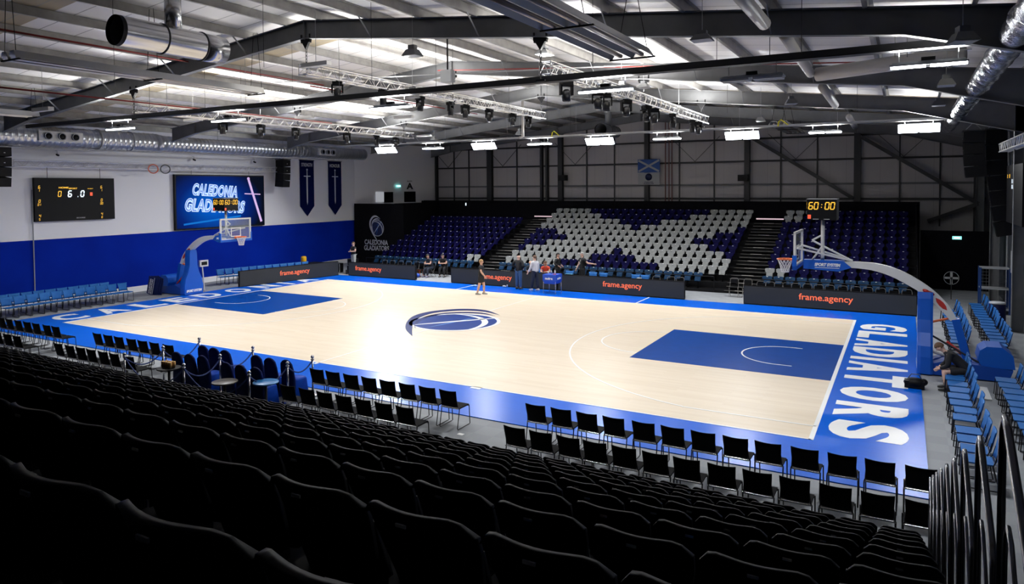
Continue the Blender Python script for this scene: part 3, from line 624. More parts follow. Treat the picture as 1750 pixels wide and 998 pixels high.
# LED screen
r = thing('led_screen', 'big LED screen on the white wall showing glowing lettering and a sword on blue', 'screen')
y0, y1, zb, zt = 1.5, 7.72, 3.1, 6.22; x = WX+.16
part('cabinet', B().box(WX, x, y0, y1, zb, zt), M_black, r)
m = mat('screen_picture', (0, 0, 0), .6, emit=(0, .1, .6), es=1.0, spec=.03); nt = m.node_tree; bs = nt.nodes['Principled BSDF']
tc = nt.nodes.new('ShaderNodeTexCoord'); mp = nt.nodes.new('ShaderNodeMapping'); mp.inputs['Location'].default_value = (0, -4.0, -4.4); nt.links.new(tc.outputs['Object'], mp.inputs[0])
mp2 = nt.nodes.new('ShaderNodeMapping'); mp2.inputs['Scale'].default_value = (.0, .28, .42); nt.links.new(mp.outputs[0], mp2.inputs[0])
gr = nt.nodes.new('ShaderNodeTexGradient'); gr.gradient_type = 'SPHERICAL'; nt.links.new(mp2.outputs[0], gr.inputs[0])
rp = nt.nodes.new('ShaderNodeValToRGB'); rp.color_ramp.elements[0].color = (.002, .004, .012, 1); rp.color_ramp.elements[1].color = (.0, .1, .55, 1); rp.color_ramp.elements[0].position = .0; rp.color_ramp.elements[1].position = .85
e = rp.color_ramp.elements.new(.35); e.color = (.0, .016, .17, 1)
nt.links.new(gr.outputs['Fac'], rp.inputs[0]); nt.links.new(rp.outputs[0], bs.inputs['Emission Color'])
part('picture', B().box(x, x+.01, y0+.08, y1-.05, zb+.08, zt-.08), m, r); x += .011
M_sl = mat('screen_lettering', (.05, .1, .3), .4, emit=(.55, .72, 1), es=1.1, spec=.03); M_sd = mat('screen_lettering_core', (.02, .05, .2), .4, emit=(.04, .12, .55), es=.9, spec=.03)
for s, c, w, h in (('CALEDONIA', (4.15, 5.3), 3.1, .72), ('GLADIATORS', (4.15, 4.4), 4.1, .78)):
    b = B(); R_ = Vector((0, 1, -.06)); lettering(b, s, (x, *c), R_, Vector((0, .12, 1)), w, h, .07, .15, 1.1); part('lettering', b, M_sl, r)
    b = B(); lettering(b, s, (x+.006, *c), R_, Vector((0, .12, 1)), w-.08, h-.1, -.02, .15, 1.1); part('lettering_core', b, M_sd, r)
b = B(); M_sw = mat('screen_sword', (.3, .2, .3), .4, emit=(.6, .42, .75), es=.9, spec=.03)
b.bar((x, 6.52, 5.95), (x, 7.45, 3.35), .15, .03, up=(1, 0, 0)); b.bar((x, 6.2, 5.1), (x, 7.4, 5.05), .06, .03, up=(1, 0, 0)); b.tube([(x-.03, 6.5, 6.02), (x+.03, 6.5, 6.02)], .09, 10); part('sword', b, M_sw, r)
b = B()
for k in (.55, 1.3): pass
b.bar((x-.005, 2.0, 3.4), (x-.005, 5.9, 3.75), .1, .01, up=(1, 0, 0)); part('light_streak', b, mat('screen_streak', (0, .1, .3), .4, emit=(.01, .16, .6), es=.7, spec=.03), r)
for y in (2.6, 6.6): part('hanger', B().tube([(WX+.1, y, zt), (WX+.1, y, 6.45)], .012, 4), M_dsteel, r)
# banners
for i, (yc, w, word) in enumerate(((11.5, 1.28, 'STRENGTH'), (14.18, 1.3, 'HONOUR'))):
    r = thing('banner', 'tall navy pointed banner with a silver sword and the word %s' % word, 'banner', (WX+.04, yc, 0)); r['group'] = 'sword banners on the white wall'
    b = B(); b.prism([(-w/2, 4.2), (0, 3.52), (w/2, 4.2), (w/2, 7.28), (-w/2, 7.28)], 'x', -.01, .01); part('cloth', b, mat('banner_navy', (.002, .005, .05), .7, spec=.05), r)
    b = B(); b.tube([(0, -w/2-.05, 7.3), (0, w/2+.05, 7.3)], .025); part('rod', b, M_dsteel, r)
    b = B(); lettering(b, word, (.011, 0, 7.0), RY, UZ, w*.78, .24, .02); part('lettering', b, M_wht, r)
    b = B(); b.prism([(-.06, 6.2), (-.045, 4.5), (0, 4.3), (.045, 4.5), (.06, 6.2)], 'x', .01, .02); b.prism([(-.3, 6.2), (.3, 6.2), (.3, 6.26), (-.3, 6.26)], 'x', .012, .03); b.prism([(-.03, 6.26), (.03, 6.26), (.02, 6.62), (-.02, 6.62)], 'x', .01, .03); b.tube([(.01, 0, 6.68), (.035, 0, 6.68)], .06, 10)
    part('sword_print', b, M_wht, r)
# flag on the end wall
r = thing('flag', 'blue flag with a white diagonal cross on the end wall', 'flag', (.5, GY-.42, 0)); part('cloth', B().box(-.77, .77, -.01, .01, 6.33, 7.22), mat('flag_blue', (.01, .07, .28), .6), r)
b = B(); b.bar((-.72, -.014, 6.4), (.72, -.014, 7.15), .13, .008, up=(0, 1, 0)); b.bar((-.72, -.016, 7.15), (.72, -.016, 6.4), .13, .008, up=(0, 1, 0))
b2 = B()
part('white_cross', b, M_gal, r)
r = thing('wall_poster', 'white club poster with a dark round emblem below the blue flag', 'poster', (.5, GY-.42, 0)); part('sheet', B().box(-.75, .75, -.01, .01, 5.5, 6.31), M_gal, r)
b = B(); b.tube([(.0, -.01, 6.02), (0, -.02, 6.02)], .24, 20); part('emblem_print', b, mat('emblem_navy', (.005, .01, .05), .5), r)
b = B(); lettering(b, 'CALEDONIA', (0, -.012, 5.68), (1, 0, 0), UZ, .62, .08, .03); lettering(b, 'GLADIATORS', (0, -.012, 5.58), (1, 0, 0), UZ, .7, .08, .03); part('lettering', b, mat('emblem_navy', (0, 0, 0)), r)
# small speakers on gable columns
for i, (u, lab) in enumerate(((962, 'by the twin dark columns'), (1270, 'by the foot of the long diagonal brace'))):
    p = at(u, 304, y=GY-.6); r = thing('wall_speaker', 'black wall speaker on the end wall %s' % lab, 'speaker', p); part('cabinet', B().box(-.3, .3, -.2, .2, -.2, .2), M_black, r); part('bracket', B().box(-.03, .03, .2, .5, -.03, .03), M_black, r)
# line array speakers
def array(x, y, zt, n, label, rz=0, hh=.42, big=True):
    r = thing('line_array_speaker', label, 'speaker', (x, y, zt), rz); r['group'] = 'hanging loudspeaker stacks'; z = 0; yy = 0
    for i in range(n):
        t = .04*i; b = B(); b.prism([(-.36, -hh), (.36, -hh+.03), (.36, 0), (-.36, 0)], 'y', -.28, .28); b.xf(Matrix.Translation((yy, 0, z)) @ Matrix.Rotation(t, 4, 'Y')); part('cabinet', b, M_black, r); z -= hh+.01; yy -= .02*i
        b = B(); b.box(.37, .375, -.03, .03, -.03, .0); b.xf(Matrix.Translation((yy, 0, z+.2))); part('badge', b, M_wht, r)
    part('fly_frame', B().box(-.4, .4, -.3, .3, .02, .07), M_dsteel, r); b = B()
    for k in (-1, 1): b.tube([(k*.3, 0, .05), (0, 0, .4)], .012, 4)
    b.tube([(0, 0, .4), (0, 0, 1.3)], .012, 4); part('bridle', b, M_gal, r)
array(-18.6, -7.5, 7.25, 4, 'black loudspeaker stack by the white wall near the scoreboard'); array(-18.7, 8.55, 7.2, 4, 'black loudspeaker stack between the LED screen and the sword banners')
array(18.1, 11.2, 7.5, 4, 'pale edged loudspeaker stack in front of the dark side wall', pi, .46); array(18.95, 12.2, 7.6, 7, 'tall black loudspeaker stack next to the side wall conduit', pi, .62)
# right scoreboard
r = thing('scoreboard', 'black scoreboard on the dark side wall with pale blue digits', 'scoreboard')
part('cabinet', B().box(19.1, 19.3, 5.6, 9.8, 3.9, 6.05), M_black, r); b = B(); digits(b, '11', (19.095, 8.2, 5.35), (0, -1, 0), UZ, .4, t=.2); part('white_digits', b, M_lwht, r)
b = B(); digits(b, '00', (19.095, 8.9, 5.65), (0, -1, 0), UZ, .12); digits(b, '0', (19.095, 9.5, 5.65), (0, -1, 0), UZ, .12); part('amber_digits', b, M_amber, r)
for y in (6.2, 9.2): part('hanger', B().tube([(19.2, y, 6.05), (19.2, y, 6.6)], .012, 4), M_dsteel, r)
# cable coils and small cameras
for i, (y, m, nm) in enumerate(((-.15, mat('orange_cable', (.5, .07, .02), .5), 'orange'), (.55, M_dsteel, 'grey'))):
    b = B()
    for k in range(3): b.tube([(-18.93, y+(.3-.02*k)*cos(t), 6.47+(.24-.015*k)*sin(t)) for t in [2*pi*q/20 for q in range(20)]], .014, 5, closed=True)
    solo('cable_coil', b, m, '%s cable coil hanging on the wall truss between scoreboard and screen' % nm, 'cable')
for i, y in enumerate((-4.65, 2.75, 7.0)):
    r = thing('wall_camera', 'small black camera on the white wall under the spiral duct, %s along' % nth(i+1), 'camera', (LX+.02, y, 7.05)); part('bracket', B().tube([(0, 0, .2), (.15, 0, .2), (.15, 0, .05)], .012, 5), M_gal, r); part('body', B().bar((.1, 0, .03), (.28, 0, -.03), .07), M_black, r)
for i, (u, v) in enumerate(((940, 226), (1332, 210))):
    p = at(u, v, y=9.6); solo('yellow_strap', B().tube([(p.x+.3, 10.08, 8.05), (p.x, 10.05, 8.3), (p.x-.1, 10.05, 8.2), (p.x-.12, 10.05, 8.0)], .03, 6), mat('yellow_webbing', (.6, .55, .02), .6), 'yellow strap looped over the pale far cable tray, %s from the white wall' % nth(i+1), 'strap')
# trunking on the blue wall
solo('conduit', B().tube([(LX+.07, -5.75, .3), (LX+.07, -5.75, 5.4)], .025), M_gal, 'thin grey conduit rising up the blue wall to the scoreboard', 'pipe')
# ================================================================== HOOPS
def make_hoop():
    r = thing('basketball_hoop', '', 'basketball hoop')      # origin on the floor under the backboard line, ring towards -x; local x = world x - 12.8
    D = -12.8
    def X(x): return x+D
    # padded front column, bell shaped seen from the court
    b = B(); prof = [(-.56, .02), (.56, .02), (.56, .5), (.5, .8), (.33, 1.15), (.24, 1.5), (.22, 2.1), (.18, 2.28), (-.18, 2.28), (-.22, 2.1), (-.24, 1.5), (-.33, 1.15), (-.5, .8), (-.56, .5)]
    vs = []; n = len(prof)
    for x in (X(16.02), X(16.1), X(16.34), X(16.4)):
        k = .94 if x in (X(16.02), X(16.4)) else 1
        vs += [(x, p[0]*k, p[1]) for p in prof]
    fs = [tuple(range(n)), tuple(range(3*n, 4*n))[::-1]]
    for j in range(3):
        for i in range(n): fs.append((j*n+i, (j+1)*n+i, (j+1)*n+(i+1) % n, j*n+(i+1) % n))
    b.add(vs, fs); part('column_pad', b, M_padblue, r)
    b = B(); lettering(b, 'SPORT SYSTEM', (X(16.015), 0, .2), (0, -1, 0), (0, 0, 1), .9, .13, .06, .2); part('pad_lettering', b, M_line, r)
    b = B(); b.prism([(X(16.3), .02), (X(18.15), .02), (X(18.25), .34), (X(17.2), .42), (X(16.9), .5), (X(16.3), .3)], 'y', -.5, .5); part('base_cover', b, mat('hoop_base_blue', (0, .05, .34), .45), r)
    b = B(); P = [(X(17.55), .36), (X(17.45), .55), (X(17.5), .8), (X(17.65), .92), (X(18.0), .93), (X(18.25), .72), (X(18.3), .36)]; b.prism(P, 'y', -.45, .45); part('ballast_box', b, M_padblue, r)
    b = B(); b.bar((X(16.95), 0, 1.55), (X(17.25), 0, .38), .26, .2); part('rear_strut', b, M_padblue, r)
    b = B(); b.bar((X(16.95), 0, 1.5), (X(16.9), 0, 1.66), .2, .2); 
    # curved arm
    TP = smooth([(13.9, 3.02), (14.3, 3.05), (14.65, 3.05), (15.08, 3.01), (15.57, 2.86), (16.06, 2.59), (16.46, 2.28), (16.75, 1.96), (16.93, 1.66), (16.98, 1.54)], 3)
    BP = smooth([(13.9, 2.84), (14.25, 2.87), (14.58, 2.86), (14.93, 2.81), (15.33, 2.68), (15.75, 2.46), (16.13, 2.22), (16.42, 1.97), (16.7, 1.66), (16.82, 1.5)], 3)
    vs = []; fs = []
    for (x0, z0), (x1, z1) in zip(TP, BP): vs += [(X(x0), -.1, z0), (X(x0), .1, z0), (X(x1), .1, z1), (X(x1), -.1, z1)]
    for i in range(len(TP)-1):
        for k in range(4): fs.append((i*4+k, i*4+(k+1) % 4, (i+1)*4+(k+1) % 4, (i+1)*4+k))
    fs += [(3, 2, 1, 0), tuple(range(len(vs)-4, len(vs)))]
    b = B(); b.add(vs, fs); part('arm', b, M_wht, r)
    for k in (-1, 1):
        b = B(); b.tube([(0, k*.1, 0), (0, k*.108, 0)], .085, 14); b.tube([(.1, k*.1, 0), (.1, k*.108, 0)], .085, 14); b.xf(Matrix.Translation((X(16.23), 0, 2.3)) @ Matrix.Rotation(radians(25), 4, 'Y') @ Matrix.Diagonal((1.2, 1, .6, 1))); part('round_badge', b, M_red, r)
        b = B(); q = Vector((X(16.6), k*.1, 1.96)); b.prism([(-.22, 0), (-.12, .055), (.0, .07), (.12, .055), (.22, 0), (.12, -.055), (0, -.07), (-.12, -.055)], 'y', 0, .008*k); b.xf(Matrix.Translation(q) @ Matrix.Rotation(radians(50), 4, 'Y')); part('oval_badge', b, M_red, r)
    b = B(); b.prism([(X(12.98), 2.8), (X(13.95), 2.75), (X(14.3), 2.88), (X(14.08), 3.07), (X(12.98), 3.07)], 'y', -.17, .17); part('beam_pad', b, M_padblue, r)
    b = B(); 
    lettering(b, 'SPORT SYSTEM', (X(13.65), -.171, 2.94), (1, 0, 0), (0, 0, 1), .72, .1, .06, .2); lettering(b, 'SPORT SYSTEM', (X(13.65), .171, 2.94), (-1, 0, 0), (0, 0, 1), .72, .1, .06, .2)
    b.box(X(13.3), X(13.98), -.174, -.171, 2.84, 2.855); part('beam_lettering', b, M_line, r)
    # backboard
    b = B(); b.box(-.005, .02, -.88, .88, 2.92, 3.93); part('backboard_glass', b, M_glass, r)
    b = B()
    for s in (-1, 1): b.box(-.02, .045, min(s*.9, s*.83), max(s*.9, s*.83), 2.9, 3.95)
    b.box(-.02, .045, -.9, .9, 3.88, 3.95); b.box(-.02, .045, -.9, .9, 2.9, 2.97); part('backboard_frame', b, M_wht, r)
    b = B()
    for s in (-1, 1): b.box(-.012, -.006, min(s*.295, s*.245), max(s*.295, s*.245), 3.05, 3.5)
    b.box(-.012, -.006, -.295, .295, 3.45, 3.5); b.box(-.012, -.006, -.295, .295, 3.05, 3.1); part('target_square', b, M_wht, r)
    b = B(); b.box(-.05, .07, -.93, .93, 2.82, 2.93)
    for s in (-1, 1): b.box(-.05, .07, min(s*.93, s*.87), max(s*.93, s*.87), 2.83, 3.25)
    part('backboard_pad', b, M_padblue, r)
    # ring, bracket, net
    cx = -.375; b = B(); b.tube([(cx+.235*cos(t), .235*sin(t), 3.05) for t in [2*pi*i/32 for i in range(32)]], .018, 8, closed=True)
    b.box(-.15, -.02, -.1, .1, 2.98, 3.06); b.bar((-.14, 0, 3.0), (-.3, 0, 3.035), .16, .01); part('ring', b, M_orange, r)
    b = B(); n = 12; H = [(.23, 3.045), (.19, 2.95), (.155, 2.85), (.13, 2.75), (.115, 2.65)]
    for i in range(n):
        for s in (-1, 1):
            b.tube([(cx+R*cos(2*pi*(i+s*k*.5)/n), R*sin(2*pi*(i+s*k*.5)/n), z) for k, (R, z) in enumerate(H)], .0065, 4, False)
    b.tube([(cx+.115*cos(t), .115*sin(t), 2.65) for t in [2*pi*i/16 for i in range(16)]], .009, 4, closed=True); part('net', b, M_net, r)
    # mast and stays
    b = B(); b.tube([(X(13.5), 0, 2.95), (X(13.5), 0, 4.3)], .055, 8); part('mast', b, M_wht, r)
    for p, q in (((12.86, -.6, 3.45), (14.32, -.05, 3.08)), ((12.86, .6, 3.45), (14.32, .05, 3.08)), ((13.18, 0, 3.02), (13.5, 0, 3.5)), ((13.5, 0, 3.5), (14.3, 0, 3.08)), ((13.5, 0, 3.5), (13.2, 0, 3.66)), ((13.2, 0, 3.66), (13.5, 0, 3.84)), ((12.86, -.6, 3.45), (12.86, .6, 3.45))):
        b = B(); b.tube([(X(p[0]), p[1], p[2]), (X(q[0]), q[1], q[2])], .032, 6); part('stay', b, M_wht, r)
    b = B(); b.tube([(X(16.3), -.12, 1.1), (X(17.5), -.12, .4)], .03, 6); part('lift_rod', b, M_dsteel, r)
    b = B(); b.tube([(X(16.75), .12, .86), (X(17.2), .12, .5)], .045, 6); part('lift_cylinder', b, mat('bright_red_paint', (.75, .05, .03), .4), r)
    b = B(); b.tube([(X(16.4), .05, 1.42), (X(16.9), .05, 1.58)], .035, 6); part('safety_strap', b, M_orange, r)
    b = B(); b.tube([(X(16.35), .2, .55), (X(17.0), .2, .38)], .05, 8); part('ballast_roller', b, M_wht, r)
    return r
h0 = make_hoop()
h0.location = (12.8, 0, 0); h0['label'] = 'blue padded basketball hoop beside the seated person in black'
h1 = dup(h0); h1.location = (-12.8, 0, 0); h1.rotation_euler = (0, 0, pi); h1['label'] = 'blue padded basketball hoop in front of the blue wall'
for h in (h0, h1): h['group'] = 'basketball hoops'
def shot_clock(x, label, hide):
    r = thing('shot_clock', label, 'clock', (x, 0, 4.3)); r['group'] = 'game clocks above the backboards'; w = .41
    part('cabinet', B().box(-w, w, -w, w, 0, .62), M_black, r); part('top_rim', B().box(-w-.01, w+.01, -w-.01, w+.01, .62, .64), M_gal, r)
    b = B(); d = B(); e = B()
    for a in range(4):
        if a == hide: continue
        R = Matrix.Rotation(a*pi/2, 3, 'Z'); c = R @ Vector((0, -w-.002, .43)); rt = R @ Vector((1, 0, 0))
        digits(b, '60:00', c, rt, (0, 0, 1), .2, .15); dd = R @ Vector((-.34, -w-.002, .1)); e.bar(dd-rt*.045, dd+rt*.045, .01, .12)
        for k in (-.16, .14): q = R @ Vector((k, -w-.004, .03)); d.bar(q-rt*.08, q+rt*.08, .01, .015)
    part('amber_digits', b, M_amber, r); part('signal_lamp', e, M_lred, r); part('edge_marks', d, M_wht, r); return r
shot_clock(13.5, 'black game clock reading 60:00 above the backboard before the far stand', 1); shot_clock(-13.5, 'black game clock reading 60:00 in front of the LED screen', 3)
# ================================================================== LED BOARDS
def board(p0, p1, h, txt_at, label, tw=2.05):
    p0 = Vector(p0); p1 = Vector(p1); L = (p1-p0).length; d = (p1-p0).normalized(); ang = math.atan2(d.y, d.x)
    r = thing('led_board', label, 'advertising board', p0, ang, 'LED advertising boards around the court')     # faces local -y
    part('cabinet', B().box(0, L, .015, .16, 0, h), M_black, r); part('screen_face', B().box(.02, L-.02, 0, .015, .03, h-.03), M_led, r)
    b = B(); lettering(b, 'frame.agency', (txt_at*L, -.001, h*.54), (1, 0, 0), (0, 0, 1), tw, .36, .012); part('lettering', b, M_ledtxt, r)
    x = 1
    while x < L: part('rear_foot', B().prism([(0, 0), (.35, 0), (0, .5)], 'x', x, x+.04).xf(Matrix.Translation((0, .16, 0))), M_black, r); x += 2.6
board((-16.05, 2.85, 0), (-14.9, 9.35, 0), .88, .53, 'dark LED board by the blue wall with orange lettering', 2.0)
board((-14.35, 9.62, 0), (-9.2, 9.62, 0), .82, .31, 'short dark LED board in front of the black logo drape')
board((-6.7, 9.62, 0), (-.05, 9.62, 0), .84, .44, 'dark LED board behind the people standing at courtside')
board((.0, 9.62, 0), (6.62, 9.62, 0), .84, .53, 'dark LED board directly joining the ball cart')
board((9.32, 9.62, 0), (16.15, 9.62, 0), .84, .5, 'dark LED board nearest the dark side wall', 2.15)
# ================================================================== STANDS
ROWS = 10; RY0, DY, RZ0, DZ = 13.8, .8, .4, .3        # front step of row 10: y, tread, platform height, rise
def seat_builder(m, mount=True, name='stand_seat', cat='seat', near=False):
    """tip-up shell seat facing -y, origin on its platform under the backrest"""
    r = thing(name, '', cat)
    def shell(z0, z1, w0, w1, y0, y1, curve, t=.03, nz=5, nx=8, lean=0):
        b = B(); vs = []; fs = []
        for side in (0, 1):
            for i in range(nz+1):
                a = i/nz; z = z0+(z1-z0)*a; w = w0+(w1-w0)*(min(1, max(0, (a-.4)/.2)) if not near else min(1, a*1.5)); 
                for j in range(nx+1):
                    s = -1+2*j/nx; ww = w/2; zz = z
                    if i == nz: zz = z-(.07*abs(s)**7 if near else .03*abs(s)**8)
                    if i == nz-1: zz = z-.0*abs(s)**4
                    vs.append((s*ww, y0+(y1-y0)*a-curve*s*s*(1-.35*a)+side*t, zz))
        N = (nz+1)*(nx+1)
        for i in range(nz):
            for j in range(nx):
                q = i*(nx+1)+j; fs.append((q, q+1, q+nx+2, q+nx+1)); fs.append((N+q+nx+1, N+q+nx+2, N+q+1, N+q))
        ring = [j for j in range(nx+1)]+[i*(nx+1)+nx for i in range(1, nz+1)]+[nz*(nx+1)+j for j in range(nx-1, -1, -1)]+[i*(nx+1) for i in range(nz-1, 0, -1)]
        for k in range(len(ring)): a, c = ring[k], ring[(k+1) % len(ring)]; fs.append((c, a, a+N, c+N))
        return b.add(vs, fs, True)
    bk = shell(.4, .8, .36 if near else .29, .465, .0, .12, .12 if near else .06, nx=12 if near else 8)
    part('backrest', bk, m, r)
    st = shell(.36, .68 if near else .58, .4 if near else .3, .38 if near else .3, -.13, -.04, .04, .035); part('tipped_seat', st, m, r)
    b = B(); b.box(-.03, .03, -.02, .03, 0, .42); b.box(-.2, .2, -.09, .02, .34, .38); part('pedestal', b, M_deck, r)
    b = B(); b.box(-.028, .028, .03, .034, .735, .76) if False else b.bar((-.036, .1, .768), (.036, .1, .768), .03, .03); part('number_plate', b, M_plate, r)
    return r
protos = {k: seat_builder(m) for k, m in (('white', M_seatw), ('navy', M_seatn), ('teal', M_seatt))}
# merged light versions: far seats are only a few pixels wide, so one mesh each with its materials
def merge(root, name):
    b = B(); mats = []
    for ch in [o for o in bpy.data.objects if o.parent == root]:
        me = ch.data; mi = len(mats); mats.append(me.materials[0]); b.m = mi
        b.add([v.co[:] for v in me.vertices], [list(p.vertices) for p in me.polygons], True)
        bpy.data.objects.remove(ch)
    bpy.data.objects.remove(root); me = b.mesh(name, mats); me.shade_smooth() if False else None
    return me
SEATM = {k: merge(p, 'stand_seat') for k, p in protos.items()}
NAMEOF = {'white': 'white', 'navy': 'navy blue', 'teal': 'teal blue'}
CNT = {}
def far_seat(kind, x, y, z, label):
    o = link(kind+'_stadium_chair', SEATM[kind]); o.location = (x, y, z); o['label'] = label; o['category'] = 'chair'; o['group'] = NAMEOF[kind]+' seats of the far stand'; CNT[kind] = CNT.get(kind, 0)+1
def rowpos(k): # k=1 top .. 11 front (teal)
    i = ROWS-k; return (RY0+i*DY, RZ0+i*DZ) if k <= 10 else (RY0-DY, .1)
# white ranges per row as pixel ranges on the row's back tops
WR = {1: ((940, 1003), (1218, 1292)), 2: ((935, 1028), (1177, 1290)), 3: ((928, 1056), (1131, 1284)), 4: ((928, 1074), (1098, 1262)), 5: ((958, 1213),), 6: ((971, 1184),), 7: ((940, 1201),), 8: ((895, 1041), (1069, 1241)), 9: ((870, 1007), (1088, 1252)), 10: ((860, 960), (1121, 1247))}
BX = (('centre', -5.55, 7.72, 25), ('dark wall', 9.52, 15.9, 12), ('emblem', -15.15, -7.3, 15))
for bi, (bn, x0, x1, n) in enumerate(BX):
    for k in range(1, 12):
        if bi == 2 and k < 3: continue
        y, z = rowpos(k)
        for j in range(n):
            x = x0+(x1-x0)*(j+.5)/n
            if bi == 0 and k == 11 and x > 6.4: continue
            u = px((x, y, z+.8))[0]
            if k == 11: kind = 'teal'
            elif bi == 0: kind = 'white' if any(a-1 <= u <= c+1 for a, c in WR[k]) else 'navy'
            elif bi == 1: kind = 'white' if (k == 1 and j < 3) or (k == 2 and j < 2) or (k == 10 and j < 2) else 'navy'
            else: kind = 'white' if (k == 10 and j >= n-2) else 'navy'
            far_seat(kind, x, y, z, '%s seat, %s row from top, %s from the drape end, %s block' % (NAMEOF[kind], nth(k), nth(j+1), bn))
# decks
s = thing('far_stand', 'black stepped far stand with two aisles facing the court', 'grandstand')
for k in range(1, 12):
    y, z = rowpos(k); b = B(); yf = y-.38; b.box(-15.7, 16.2, yf, yf+DY+.02 if k > 1 else 21.5, z-.06, z); b.box(-15.7, 16.2, yf+.0, yf+.03, z-.3 if k < 11 else -.02, z-.06); part('deck', b, M_deck, s)
b = B(); b.box(-17.3, 16.4, 21.55, 21.6, -.02, 4.42); part('rear_screen', b, M_drape, s)
b = B(); b.box(16.2, 16.3, 13.2, 21.6, -.02, 4.4) if False else b.prism([(13.0, -.02), (21.6, -.02), (21.6, 4.3), (20.4, 4.3), (13.0, 1.0)], 'x', 16.2, 16.24); part('end_panel', b, M_drape, s)
b = B(); b.prism([(12.8, .0), (21.6, 0), (21.6, 3.2), (20.9, 3.1), (12.8, .2)], 'x', -15.75, -15.71); part('end_panel', b, M_drape, s)
for ai, (x0, x1) in enumerate(((-7.2, -5.62), (7.8, 9.45))):
    for k in range(1, 12):
        y, z = rowpos(k)
        for h in (0, 1):
            yy = y-.38-.27*h; zz = z-.0-.15*h
            if zz < .1 and h: continue
            st = part('aisle_step', B().box(x0, x1, yy-.27*(1-h) if False else yy, y+.1, zz-.06, zz+(.0 if h else .004)), M_deck, s)
            o = part('step_nosing', B().box(x0, x1, yy-.012, yy+.02, zz-.0, zz+.018), mat('nosing_dim', (.22, .21, .19), .5), st)
            if h == 0: part('grip_strip', B().box((x0+x1)/2-.3, (x0+x1)/2+.3, yy-.014, yy+.05, zz+.018, zz+.035), M_nose, st, 'pale grip strip')
    part('aisle_light', B().box(x0+.1, x1, 20.75, 20.8, 3.35 if ai else 3.3, 3.42 if ai else 3.37), mat('pink_aisle_light', (.3, .2, .2), .5, emit=(.75, .55, .62), es=.9), s)
# front barrier
r = thing('guard_rail', 'low black guard rail in front of the teal row of the far stand', 'railing')
for x0, x1 in ((-15.5, -7.4), (-5.5, 7.3), (9.6, 16.1)):
    part('rail', B().tube([(x0, 12.62, .78), (x1, 12.62, .78)], .025), M_black, r); x = x0
    while x <= x1+.01: part('post', B().tube([(x, 12.62, -.02), (x, 12.62, .78)], .02, 5), M_black, r); x += (x1-x0)/math.ceil((x1-x0)/1.6)
# black drapes round the stand
solo('logo_drape', B().box(-19.5, -15.0, 16.0, 16.08, -.02, 4.28), M_drape, 'tall black drape carrying the silver club emblem beside the blue wall', 'drape')
lt = thing('drape_emblem', 'silver and blue ball emblem over two lines of lettering on the black drape', 'emblem', (0, 15.97, 0))
M_silver = mat('silver_print', (.55, .56, .6), .5)
ec = at(645, 390, y=15.97); T2 = lambda x, y: (ec.x+.55*x, ec.z+.55*y)
emblem(T2, 0, lt, mat('print_navy', (.003, .01, .06), .5), M_silver, M_silver, 'ball_print')
for ch in [o for o in bpy.data.objects if o.parent == lt]:
    for v in ch.data.vertices: v.co = Vector((v.co.x, -v.co.z, v.co.y))
b = B(); lettering(b, 'CALEDONIA', (at(643, 424, y=15.97).x, 0, 1.5), (1, 0, 0), UZ, 2.15, .36, .02); lettering(b, 'GLADIATORS', (at(643.5, 433, y=15.97).x, 0, 1.08), (1, 0, 0), UZ, 2.3, .36, .02); part('lettering', b, M_silver, lt)
solo('stand_drape', B().box(-17.4, -15.8, 21.4, 21.48, -.02, 4.4), M_drape, 'black drape closing the gap behind the stand at the corner wall', 'drape')
solo('stand_drape', B().box(-15.85, -15.78, 16.1, 21.4, -.02, 4.3), M_drape, 'black drape along the drape end of the far stand', 'drape')
solo('stand_drape', B().box(16.4, 19.6, 18.9, 18.98, -.02, 3.0), M_drape, 'black drape between the far stand and the dark side wall', 'drape')
def step_light(x, y, z): return
p = at(796, 349, y=21.5); solo('aisle_lamp', B().box(p.x-.03, p.x+.03, 21.48, 21.54, p.z-.1, p.z+.1), M_lwht, 'tiny glowing lamp on the black screen behind the navy seats', 'lamp')
# ------------------------------------------------------------------ near stand (the camera's own stand), seats seen from behind
nr = thing('near_stand', 'black stepped stand under the rows of dark seats at the camera side', 'grandstand')
for i in range(12):
    y = -13.0-.925*i; z = .1+.367*i; b = B(); b.box(-19, 15.9, y-.545 if i < 11 else y-2.2, y+.38, z-.06, z); b.box(-19, 15.9, y+.35, y+.38, z-.42, z-.06); part('deck', b, M_deck, nr)
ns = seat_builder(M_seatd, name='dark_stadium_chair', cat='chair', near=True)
for o in [o for o in bpy.data.objects if o.parent == ns and o.name.startswith('number_plate')]: bpy.data.objects.remove(o)
b = B(); b.bar((-.022, .152, .765), (.022, .152, .765), .006, .012); part('number_plate', b, M_plate, ns)
cand = []
for i in range(0, 12):
    y = -13.0-.925*i; z = .1+.367*i; n = 70
    for j in range(n):
        x = 15.66-.495*j
        if i > 10: continue
        q = px((x, y, z+.8)); q2 = px((x, y, z+.45))
        if not q or q[0] < -60 or q[0] > 1800 or q[1] > 1060 or q[1] < 0: continue
        cand.append((depth((x, y, z+.8)), x, y, z, i, j))
cand.sort(); used = []; rest = B()
NM = [o for o in bpy.data.objects if o.parent == ns]
for c, (dd, x, y, z, i, j) in enumerate(cand):
    if c < 300:
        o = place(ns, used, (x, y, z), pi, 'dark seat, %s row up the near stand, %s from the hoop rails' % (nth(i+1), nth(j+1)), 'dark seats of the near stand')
        for ch in list(o.children) if False else []: pass
    else:
        for k, ch in enumerate(NM):
            rest.m = k; M4 = Matrix.Translation((x, y, z)) @ Matrix.Rotation(pi, 4, 'Z'); rest.add([M4 @ v.co for v in ch.data.vertices], [list(p.vertices) for p in ch.data.polygons], True)
